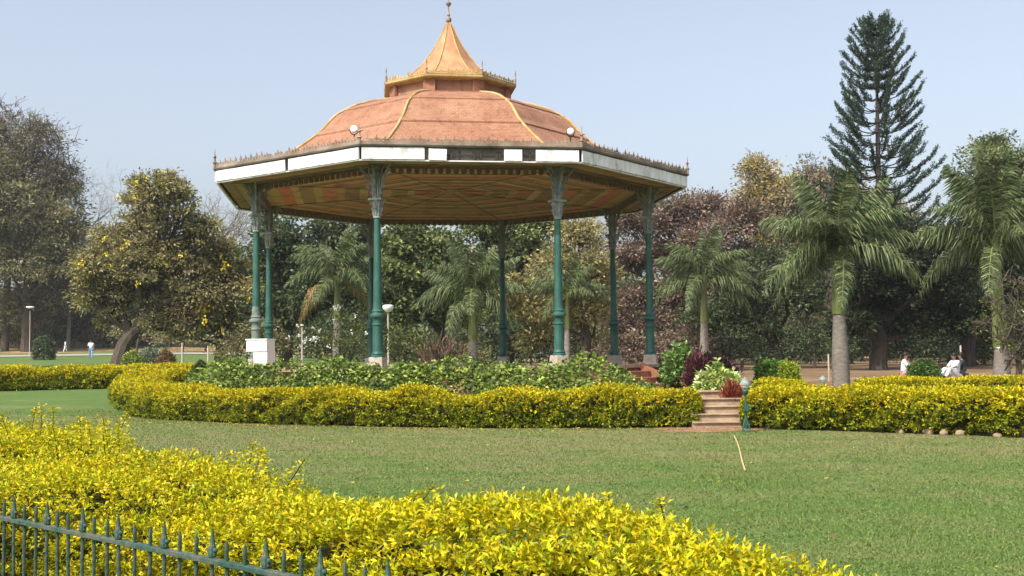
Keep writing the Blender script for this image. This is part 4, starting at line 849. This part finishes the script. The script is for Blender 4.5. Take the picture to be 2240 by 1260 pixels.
# ------------------------------------------------------------------ tall conifer
rng = np.random.default_rng(120)
Yc = 60; k = PM(Yc); bx = W(1925, 700, Yc)[0]; bz = float(ground_z(bx, Yc)); root = empty('conifer', (bx, Yc, bz)); tag(root, 'tall dark conifer with upswept tufted branches rising above the palms', 'conifer')
H = W(1915, 50, Yc)[2]-bz; lean = W(1915, 22, Yc)[0]-bx
ax = lambda z: np.array([lean*(z/H), 0, z])
tb = MB(); zz = np.linspace(-.3, H, 24); tb.tube(np.array([ax(z) for z in zz]), np.interp(zz/H, [0, .5, 1], [.28, .16, .02]), 10)
P, D = [], []; wh = H*.24; tuftP = []
while wh < H*.985:
    u = (H-wh)/H; rad = np.interp(u, [0, .05, .12, .25, .38, .5, .62, .8], [.3, .95, 1.5, 2.0, 2.4, 3.0, 3.3, 3.4])
    nb = 7 if u > .12 else 6; a0 = rng.uniform(0, 6.28)
    for b_ in range(nb):
        a = a0+2*PI*b_/nb+rng.normal()*.12; ln = rad*rng.uniform(.78, 1.1)
        if u > .2 and rng.random() < .1: continue
        rise = np.interp(u, [0, .15, .5, .8], [.8, .45, .30, .2])*ln; uu = np.linspace(0, 1, 8)
        B = ax(wh)+np.stack([math.cos(a)*ln*uu, math.sin(a)*ln*uu, rise*(uu**1.6)-.12*ln*np.sin(PI*uu)], 1); tb.tube(B, np.linspace(.045, .015, 8)*(.6+u), 4, False)
        dB = np.gradient(B, axis=0)
        for s_ in np.linspace(.5 if u > .2 else .12, 1, int(3+ln*1.5)):
            p = np.array([np.interp(s_, uu, B[:, q]) for q in range(3)]); tg = unit(np.array([np.interp(s_, uu, dB[:, q]) for q in range(3)]))
            for sgn in (-1, 1):
                sdv = unit(np.cross(tg, [0, 0, 1.]))*sgn; dr = unit(tg*1.3+sdv*.75*(1.15-s_)+np.array([0, 0, .38])+rng.normal(size=3)*.2); tl = rng.uniform(.4, .7)*(.7+.3*min(1, u*3))
                q_ = np.linspace(0, 1, 50); pp = p+dr*tl*q_[:, None]+rng.normal(size=(50, 3))*.042; P.append(pp); D.append(dr*1.0+rng.normal(size=(50, 3))*.55)
    wh += np.interp(u, [0, .2, .6], [.24, .58, .72])*rng.uniform(.8, 1.2)
P = np.concatenate(P); D = np.concatenate(D); n = len(P); V, f, kv = leaves(P, D, .13*rng.uniform(.7, 1.3, n), .045, droop=-.1)
tb.build('trunk', M['darkbark'], root, smooth=True)
np_mesh('foliage', V, [f], M['leaf'], root, np.repeat(pick([(.04, .07, .045), (.055, .09, .055), (.025, .05, .035), (.09, .125, .075)], n), kv, 0))

# ------------------------------------------------------------------ clipped bushes and small plants
def bush(name, label, px, Yd, zbase, wpx, hpx, pal, n=2600, leaf=(.07, .04), seed=1, nper=5, cat='shrub', rough=.1, flowers=None, mat='leaf', spikes=False, stem=0, squash=1):
    global rng
    rng = np.random.default_rng(seed)
    k = PM(Yd); x = W(px, 700, Yd)[0]; zb = float(surf_z(x, Yd)) if zbase is None else zbase
    root = empty(name, (x, Yd, zb)); tag(root, label, cat); a, h = wpx/k/2, hpx/k
    u = unit(rng.normal(size=(n, 3))); u[:, 2] = np.abs(u[:, 2])*1.0; u = unit(u)
    lump = 1+rough*(np.sin(u[:, 0]*5+seed)*np.sin(u[:, 1]*6+2)+.6*np.sin(u[:, 2]*9+u[:, 0]*7))+rough*.5*rng.normal(size=n)
    if squash != 1 or name == 'clipped_bush': u = np.sign(u)*np.abs(u)**.72
    p = u*lump[:, None]*rng.uniform(.8, 1, (n, 1))*np.array([a, a*squash, h-stem]); p[:, 2] += stem
    PP, DD = [], []
    for q in range(nper):
        PP.append(p+rng.normal(size=p.shape)*leaf[0]*.4); d = u*.8+rng.normal(size=p.shape)*(.35 if spikes else .7); d[:, 2] += .3+(1 if spikes else 0); DD.append(d)
    C = np.concatenate([pick(pal, n) for _ in range(nper)]) if len(pal) > 4 else np.tile(pick(pal, n, jit=.25), (nper, 1))
    PP, DD = np.concatenate(PP), np.concatenate(DD); s = rng.uniform(.7, 1.3, len(PP)); V, f, kv = leaves(PP, DD, leaf[0]*s, leaf[1]*s, near=True)
    np_mesh('foliage', V, [f], M[mat], root, np.repeat(C, kv, 0))
    mb = MB(); mb.tube([(0, 0, -.1), (.02, 0, max(stem, h*.3)), (0, .02, max(stem, h*.3)+h*.25)], np.array([.05, .04, .02])*max(1, a*1.2), 8)
    for q in range(9):
        ang = q*.7; mb.tube([(0, 0, stem*.9+.02), (a*.35*math.cos(ang), a*.35*math.sin(ang), stem+(h-stem)*.35), (a*.7*math.cos(ang), a*.7*math.sin(ang), stem+(h-stem)*.6)], np.array([.025, .015, .008]), 4)
    mb.build('stem', M['bark'], root)
    return root
BG = [(.10, .19, .03), (.14, .25, .04), (.07, .13, .025)]
bush('clipped_bush', 'rounded clipped green bush behind the short hedge near the steps', 1690, 34, None, 84, 74, BG, 3200, seed=130)
bush('clipped_bush', 'smaller bright yellow-green clipped bush beside the rounded green one', 1724, 33.2, None, 44, 74, [(.26, .34, .03), (.33, .38, .04)], 1800, seed=131)
bush('clipped_bush', 'domed clipped green bush between the dark trunks and the white-clothed people', 2018, 35, None, 68, 66, [(.06, .12, .03), (.10, .165, .04)], 3200, seed=132)
bush('croton_bush', 'green leafy bush beside the brick stair', 1490, 28.6, .75, 72, 66, [(.13, .24, .05), (.2, .32, .08), (.08, .15, .03)], 1500, (.13, .06), 133, mat='glossleaf', rough=.2)
bush('croton_bush', 'pale yellow-green variegated bush at the top of the stone steps', 1570, 25.2, .52, 88, 48, [(.40, .46, .13), (.22, .34, .07), (.12, .2, .04), (.5, .52, .22)], 1900, (.11, .06), 134, mat='glossleaf', rough=.22)
bush('purple_plant', 'dark purple-leafed bush at the foot of the thin palm', 1550, 31, .85, 84, 30, [(.06, .03, .035), (.10, .05, .06), (.04, .03, .02)], 1500, (.16, .04), 135, spikes=True, rough=.25)
bush('purple_plant', 'dark purple-leafed plant left of the variegated bush', 1524, 27.6, .7, 40, 50, [(.08, .03, .035), (.13, .05, .05)], 700, (.15, .04), 136, spikes=True, rough=.25)
bush('red_plant', 'red-leafed plant leaning over the stone steps beside the garden lamp', 1600, 23.3, .5, 38, 24, [(.26, .05, .03), (.18, .035, .025), (.34, .11, .06)], 190, (.13, .022), 137, spikes=True, rough=.3)
bush('topiary_bush', 'small round-headed bush on a dark stem left of the white cabinet', 440, 34, None, 32, 62, [(.09, .14, .03), (.05, .09, .02)], 900, (.09, .05), 138, stem=.4)
bush('clipped_bush', 'small upright dark bush right of the left lamp post', 97, 100, None, 38, 50, DGR, 900, (.18, .09), 139)
bush('low_bush', 'bright green low bush beside the foot of the leaning trunk', 292, 60, None, 46, 40, [(.16, .22, .04), (.24, .28, .06)], 900, (.13, .07), 140)
bush('low_bush', 'brown-red low bush right of the leaning trunk', 365, 60, None, 40, 40, [(.2, .1, .05), (.13, .12, .05)], 700, (.13, .07), 141)
bush('low_bush', 'pale silvery low bush under the leaning tree crown', 330, 72, None, 70, 34, [(.25, .28, .2), (.16, .2, .12)], 900, (.16, .08), 142)
bush('spiky_plant', 'spiky reddish plant on the far side of the platform under the roof', 965, 41, 1.0, 70, 52, [(.2, .1, .08), (.12, .09, .06)], 180, (.5, .035), 143, spikes=True, nper=2)

# dry leaves blown against the hedges and over the lawn
rng = np.random.default_rng(160); n = 1500
a = rng.uniform(R_(190), R_(305), n); r = hedge_r(a)+1.35+np.abs(rng.normal(size=n))*.5; X, Y = CX+r*np.cos(a), CY+r*np.sin(a)
n2 = 500; X = np.concatenate([X, rng.uniform(-4, 8, n2)]); Y = np.concatenate([Y, rng.uniform(7, 21, n2)]); n += n2
P = np.stack([X, Y, ground_z(X, Y)+.018], 1); d = rng.normal(size=P.shape); d[:, 2] *= .15
V, f, kv = leaves(P, d, .05*rng.uniform(.6, 1.3, n), .026, up=np.array([0, 0, 1.]))
tag(np_mesh('leaf_litter', V, [f], M['leaf'], None, np.repeat(pick([(.34, .26, .06), (.24, .15, .07), (.15, .09, .05), (.40, .34, .05)], n), kv, 0)), 'dry yellow and brown leaves fallen on the lawn', 'fallen leaves', kind='stuff')

# dry-season haze: one closed box of thin even air round the camera and everything that is built
hz = MB(); hz.box((0, 405, 14), (1100, 1100, 34)); M['haze'] = bpy.data.materials.new('haze'); M['haze'].use_nodes = True
t = M['haze'].node_tree; t.nodes.remove(t.nodes['Principled BSDF']); pv = t.nodes.new('ShaderNodeVolumePrincipled')
pv.inputs['Color'].default_value = (.86, .90, .96, 1); pv.inputs['Density'].default_value = .00028; pv.inputs['Anisotropy'].default_value = .2
t.links.new(pv.outputs[0], t.nodes['Material Output'].inputs['Volume'])
tag(hz.build('haze', M['haze']), kind='stuff')

# ------------------------------------------------------------------ railing in the foreground
rz = math.atan2(FD[1], FD[0]); L0 = np.linalg.norm(FB-FA)
fen = empty('iron_railing', (FA[0], FA[1], 0), rz); tag(fen, 'green iron railing with spiked bars in front of the foreground hedge', 'railing')
RAIL = .60; s0, s1 = -.9, L0+1.7
fr_ = F
def rail_x(px):
    # distance along the railing where its rail shows at pixel column px
    lo, hi = s0, s1
    for _ in range(40):
        m_ = (lo+hi)/2; p = FA+FD*m_
        if 1120+F*p[0]/p[1] < px: lo = m_
        else: hi = m_
    return lo
mb = MB(); mb.box(((s0+s1)/2, 0, RAIL), (s1-s0, .034, .022)); mb.build('top_rail', M['fence_green'], fen, bevel=.004)
mb = MB(); mb.box(((s0+s1)/2, 0, .12), (s1-s0, .034, .022)); mb.build('bottom_rail', M['fence_green'], fen, bevel=.004)
xa = rail_x(37); xb = rail_x(393); pitch = (xb-xa)/13.0
tall = MB(); tall.lathe([(.0085, .02), (.0085, RAIL+.012), (.016, RAIL+.014), (.018, RAIL+.045), (.012, RAIL+.06), (.010, RAIL+.075), (.0075, RAIL+.10), (.001, RAIL+.130)], n=8)
tall.box((0, 0, RAIL+.03), (.05, .012, .018)); tall.ball((-.022, 0, RAIL+.042), .011, 6); tall.ball((.022, 0, RAIL+.042), .011, 6)
short = MB(); short.lathe([(.0085, .02), (.0085, RAIL+.065), (.0095, RAIL+.07), (.001, RAIL+.095)], n=8)
pt = tall.build('picket', M['fence_green'], fen, smooth=True); ps = short.build('picket', M['fence_green'], fen, smooth=True)
i = int((s0-xa)/pitch); i -= i % 3; used_t = used_s = False; i0 = i
while xa+pitch*i < s1:
    x = xa+pitch*i
    if x > s0:
        src = pt if i % 3 == 0 else ps
        if src is pt and not used_t: o = pt; used_t = True
        elif src is ps and not used_s: o = ps; used_s = True
        else: o = src.copy(); COL.objects.link(o); o.parent = fen
        o.location = (x, random.uniform(-.003, .003), 0); o.rotation_euler = (random.uniform(-.012, .012), random.uniform(-.02, .02), 0)
    i += 1
# ------------------------------------------------------------------ white cabinet beside the left column
p = W(572, 770, 28.2); cab = empty('cabinet', (p[0], 28.2, float(surf_z(p[0], 28.2)))); tag(cab, 'white painted metal cabinet standing beside the left columns of the bandstand', 'cabinet')
zt = W(570, 744, 28.2)[2]-cab.location.z; zm = W(560, 769, 28.2)[2]-cab.location.z; zb = W(570, 795, 28.2)[2]-cab.location.z
a0 = R_(-16)
mb = MB(); mb.box((-.02, 0, (zt+zm)/2), (.56, .44, zt-zm), rz=a0, taper=.99); mb.box((.075, .0, (zm+zb)/2), (.37, .42, zm-zb+.01), rz=a0, taper=1.04); mb.build('body', M['box_white'], cab, bevel=.012)
mb = MB(); mb.box((-.02, 0, zt+.012), (.59, .47, .03), rz=a0); mb.build('lid', M['box_white'], cab, bevel=.006)
mb = MB(); mb.box((.05, 0, zb/2-.02), (.26, .3, zb+.06), rz=a0); mb.build('plinth', M['concrete'], cab)
# ------------------------------------------------------------------ lamps
def globe_lamp(px, py, Yd, label, rpx, bowl=False, group=None):
    k = PM(Yd); p = W(px, py, Yd); gz = float(ground_z(p[0], Yd)); root = empty('lamp_post', (p[0], Yd, gz)); tag(root, label, 'lamp post', group); h = p[2]-gz; r = rpx/k
    mb = MB(); mb.lathe([(.09, -.1), (.09, .12), (.05, .2), (.042, h*.5), (.036, h-r*.8)], n=10); mb.build('pole', M['concrete'], root, smooth=True)
    mb = MB()
    if bowl: mb.lathe([(.03, -.75*r), (.45*r, -.72*r), (.85*r, -.3*r), (1.0*r, .05*r), (.95*r, .35*r), (.6*r, .5*r), (.05, .52*r)], (0, 0, h), n=20)
    else: mb.lathe([(.03, -.25*r), (.8*r, -.1*r), (1.0*r, .1*r), (.9*r, .28*r), (.3*r, .36*r), (.01, .38*r)], (0, 0, h), n=20)
    mb.build('lamp_shade', M['globe'], root, smooth=True)
globe_lamp(849, 673, 48, 'lamp post with white bowl shade beside the left front column', 12.5, True)
globe_lamp(66, 673, 118, 'white lamp post with flat shade on the left lawn', 9)
globe_lamp(661, 712, 50, 'thin white post with a small pale head among the bushes', 5)
M['clear_globe'] = newmat('clear_globe')[0]
b = M['clear_globe'].node_tree.nodes['Principled BSDF']; b.inputs['Base Color'].default_value = (.62, .62, .62, 1); b.inputs['Roughness'].default_value = .12; b.inputs['Metallic'].default_value = .35
def garden_lamp(px, py, Yd, label, full=True):
    p = W(px, py, Yd); gz = float(ground_z(p[0], Yd)); root = empty('garden_lamp', (p[0], Yd, gz)); tag(root, label, 'garden lamp'); h = p[2]-gz; r = .085
    mb = MB(); mb.lathe([(.045, -.05), (.045, .03), (.02, .06), (.017, h-.2), (.05, h-.16), (.06, h-.11), (.05, h-.09)], n=12)
    mb.box((.0, -.05, h*.52), (.09, .07, .13)); mb.box((0, -.08, h*.52), (.07, .02, .10)); 
    for s_ in (-1, 1): mb.tube([(0, 0, .3), (s_*.09, -.02, -.03)], .014, 6)
    mb.build('pole', M['paint_green'], root, smooth=True)
    mb = MB(); mb.ball((0, 0, h), r, 16, (1, 1, .95)); mb.build('globe', M['clear_globe'], root, smooth=True)
    mb = MB(); mb.lathe([(.10, h+.0), (.102, h+.025), (.07, h+.085), (.02, h+.11), (.012, h+.14), (.002, h+.15)], n=14); mb.build('cap', M['iron_grey'], root, smooth=True)
garden_lamp(1630, 842, 20.9, 'short garden lamp with glass globe beside the stone steps')
garden_lamp(1800, 832, 30.5, 'garden lamp whose globe shows over the hedge left of the tall palm')
def post(px, Yd, ytop, label, r=.035):
    p = W(px, ytop, Yd); gz = float(ground_z(p[0], Yd)); h = p[2]-gz; mb = MB(); mb.lathe([(r*1.2, -.1), (r, .05), (r, h-.02), (r*.6, h)], n=8)
    o = mb.build('marker_post', M['concrete'], None, smooth=True); o.location = (p[0], Yd, gz); tag(o, label, 'post')
post(455, 50, 757, 'thin pale post right of the small topiary bush'); post(399, 60, 750, 'short grey post right of the leaning tree trunk', .06)
post(2101, 48, 755, 'slim pale post left of the right edge palm', .035)
post(1812, 44, 775, 'thin pale stake beside the tall palm trunk', .03)
# pale cane lying on the lawn
a_, b_ = W(1605, 952, 1), W(1632, 1032, 1)
def hit(px, py):
    v = W(px, py, 1)-np.array([0, 0, EYE]); t_ = -EYE/v[2]; return v*t_+np.array([0, 0, EYE])
g0, g1 = hit(1606, 957), hit(1632, 1033); mb = MB(); P = np.array([g0*(1-u)+g1*u+np.array([.012*math.sin(u*5), 0, .03]) for u in np.linspace(0, 1, 12)])
mb.tube(P-g1, .009, 6); M['cane'] = noisemat('dry_cane', [(.3, (.42, .33, .12)), (.7, (.6, .5, .22))], 12, 4, .7)
o = mb.build('cane', M['cane'], None, smooth=True); o.location = g1; tag(o, 'pale dry cane lying on the lawn towards the stone steps', 'cane')
# pale lumps added for sunlit ground glimpsed through the right hedge
rng = np.random.default_rng(150)
for i in range(6):
    t_ = rng.random(); px = 1860+350*t_; Yd = 20.75-2.1*t_+rng.uniform(-.05, .3); x = W(px, 940, Yd)[0]; mb = MB(); s_ = rng.uniform(.04, .09); mb.ball((0, 0, 0), s_, 8, (1.3, .8, .8))
    V_ = mb.V[-1]; mb.V[-1] = V_*(1+.1*np.sin(V_*40+i)); o = mb.build('stone', M['step'], None, smooth=True); o.location = (x, Yd+.0, ground_z(x, Yd)+s_*.45); o.rotation_euler = (0, 0, rng.uniform(0, 3))
    tag(o, 'pale lump added for a sunlit spot of ground behind the right golden hedge', 'stone', 'added light spots under the right hedge')
# ------------------------------------------------------------------ red building glimpsed through the trees at the left
bx = W(118, 700, 158)[0]; bz = float(ground_z(bx, 158)); bl = empty('red_building', (bx, 158, bz)); tag(bl, 'low red building glimpsed between the trees at the left', 'building')
hh = W(165, 655, 106)[2]-bz-.0
mb = MB(); mb.box((0, 0, 1.5), (7.5, 6, 3.0)); mb.box((2.0, 0, 4.1), (1.4, 2.2, 2.2)); mb.build('wall', M['red'], bl)
mb = MB(); mb.prism([(-4.1, 3.0), (4.1, 3.0), (3.2, 3.9), (-3.2, 3.9)], 6.6, Matrix.Identity(4)); mb.build('roof', M['brick'], bl)
mb = MB(); mb.lathe([(1.15, 5.2), (.9, 5.6), (.15, 6.4), (.05, 6.8)], (2.0, 0, 0), n=8); mb.build('turret_roof', M['brick'], bl)
for x in (-2.8, -1.4, 0, 1.4, 2.8):
    mb = MB(); mb.box((x, -3.02, 1.6), (.8, .06, 1.3)); wd_ = mb.build('window', M['dark'], bl); mb = MB()
    mb.box((x, -3.06, 2.29), (.95, .08, .08)); mb.box((x, -3.06, .91), (.95, .08, .08)); mb.box((x-.44, -3.06, 1.6), (.08, .07, 1.3)); mb.box((x+.44, -3.06, 1.6), (.08, .07, 1.3)); mb.build('frame', M['white_paint'], wd_)
# low wall along the far path at the left
P = np.array([(-80, 138), (-60, 139), (-40, 139), (-22, 137)], float); mb = MB()
for i in range(3):
    p0, p1 = P[i], P[i+1]; c = (p0+p1)/2; zg = float(ground_z(c[0], c[1])); mb.box((c[0], c[1], zg+.3), (np.linalg.norm(p1-p0)+.02*i, .4, .8), rz=math.atan2(p1[1]-p0[1], p1[0]-p0[0]))
o = mb.build('garden_wall', M['concrete']); tag(o, 'long low pale wall beyond the left lawn', 'wall')
# ------------------------------------------------------------------ people
def skin(name, verts, edges, mat, parent, root_i=0, lvl=2):
    me = bpy.data.meshes.new(name); me.from_pydata([v[0] for v in verts], edges, []); o = bpy.data.objects.new(name, me); COL.objects.link(o); o.parent = parent
    o.modifiers.new('skin', 'SKIN'); sv = me.skin_vertices[0].data
    for i, v in enumerate(verts):
        r = v[1]; sv[i].radius = (r, r) if np.isscalar(r) else r
        sv[i].use_root = (i == root_i)
    s = o.modifiers.new('sub', 'SUBSURF'); s.levels = lvl; s.render_levels = lvl; me.materials.append(mat); return o
def person(px, Yd, label, H, rz, top, legs, pose='walk', zoff=0, hair='hair', lie=0):
    x = W(px, 760, Yd)[0]; z = float(ground_z(x, Yd))+zoff; root = empty('person', (x, Yd, z), rz); tag(root, label, 'person'); s = H/1.7
    if pose == 'walk':
        hip, kl, kr, al, ar = .92, (.09, -.14, .5), (-.09, .08, .5), (.10, -.26, .07), (-.10, .22, .07); tors = [(0, 0, .92), (0, 0, 1.12), (0, -.01, 1.32), (0, -.01, 1.45)]
        hl = [(.18, 0, 1.40), (.24, .04, 1.14), (.25, -.08, .90)]; hr = [(-.18, 0, 1.40), (-.24, -.05, 1.14), (-.24, .04, .90)]; head = (0, -.01, 1.60)
    else:
        hip, kl, kr, al, ar = .16, (.14, -.40, .44), (-.14, -.42, .42), (.13, -.62, .06), (-.13, -.66, .06); tors = [(0, 0, .18), (0, -.02, .38), (0, -.05, .58), (0, -.06, .70)]
        hl = [(.18, -.05, .66), (.25, -.2, .46), (.12, -.38, .42)]; hr = [(-.18, -.05, .66), (-.25, -.2, .46), (-.12, -.40, .42)]; head = (0, -.10, .86)
    q = lambda p: tuple(np.array(p)*s)
    neck = (head[0], head[1]+.01, head[2]-.14)
    foot = lambda a: (a[0], a[1]-.16, .035)
    v = [(q(tors[0]), (.14*s, .11*s)), (q(tors[1]), (.125*s, .10*s)), (q(tors[2]), (.15*s, .105*s)), (q(tors[3]), (.10*s, .07*s)), (q(neck), .05*s), (q((head[0], head[1]-.01, head[2]-.05)), (.068*s, .08*s)), (q((head[0], head[1], head[2]+.05)), (.075*s, .088*s)),
         (q((.09, 0, hip-.03)), .095*s), (q(kl), .062*s), (q(al), .042*s), (q(foot(al)), .032*s), (q((-.09, 0, hip-.03)), .095*s), (q(kr), .062*s), (q(ar), .042*s), (q(foot(ar)), .032*s),
         (q(hl[0]), .055*s), (q(hl[1]), .04*s), (q(hl[2]), .028*s), (q(hr[0]), .055*s), (q(hr[1]), .04*s), (q(hr[2]), .028*s), (q(np.array(hl[2])+[0, -.05, -.09]), .024*s), (q(np.array(hr[2])+[0, -.05, -.09]), .024*s)]
    e = [(0, 1), (1, 2), (2, 3), (3, 4), (4, 5), (5, 6), (0, 7), (7, 8), (8, 9), (9, 10), (0, 11), (11, 12), (12, 13), (13, 14), (2, 15), (15, 16), (16, 17), (2, 18), (18, 19), (19, 20), (17, 21), (20, 22)]
    skin('body', v, e, M['skin'], root)
    g = 1.22
    v = [(q(tors[0]), (.15*s*g, .12*s*g)), (q(tors[1]), (.13*s*g, .11*s*g)), (q(tors[2]), (.155*s*g, .115*s*g)), (q(tors[3]), (.10*s, .075*s)), (q(hl[0]), .065*s), (q(hl[1]), .055*s), (q(hr[0]), .065*s), (q(hr[1]), .055*s)]
    skin('shirt', v, [(0, 1), (1, 2), (2, 3), (2, 4), (4, 5), (2, 6), (6, 7)], M[top], root)
    v = [(q(tors[0]), (.155*s, .125*s)), (q((.09, 0, hip-.06)), .115*s), (q(kl), .085*s), (q((al[0], al[1], al[2]+.02)), .065*s), (q((-.09, 0, hip-.06)), .115*s), (q(kr), .085*s), (q((ar[0], ar[1], ar[2]+.02)), .065*s)]
    skin('trousers', v, [(0, 1), (1, 2), (2, 3), (0, 4), (4, 5), (5, 6)], M[legs], root)
    mb = MB(); c = np.array(head)*s; mb.ball((c[0], c[1]+.018*s, c[2]+.05*s), .098*s, 12, (.92, 1, 1.0)); mb.build('hair', M[hair], root, smooth=True)
    mb = MB(); mb.ball((c[0], c[1]-.098*s, c[2]-.01*s), .018*s, 6)
    for k_ in (-1, 1): mb.ball((c[0]+k_*.083*s, c[1], c[2]-.01*s), .022*s, 6)
    mb.build('face', M['skin'], root, smooth=True)
person(199, 104, 'person in a white top and blue clothes standing on the left lawn', 1.72, R_(20), 'cloth_white', 'cloth_blue')
person(143, 124, 'small distant person in white left of the person in blue', 1.3, R_(-60), 'cloth_white', 'cloth_white')
person(1975, 44, 'person in a white shirt sitting on the ground left of the domed bush', 1.65, R_(60), 'cloth_white', 'cloth_pink', 'sit', .12)
person(2090, 42, 'person in white sitting right of the domed bush', 1.65, R_(-70), 'cloth_white', 'cloth_white', 'sit', .12)
person(2106, 42.8, 'person in dark clothes sitting behind the person in white', 1.65, R_(-100), 'cloth_dark', 'cloth_dark', 'sit', .12)
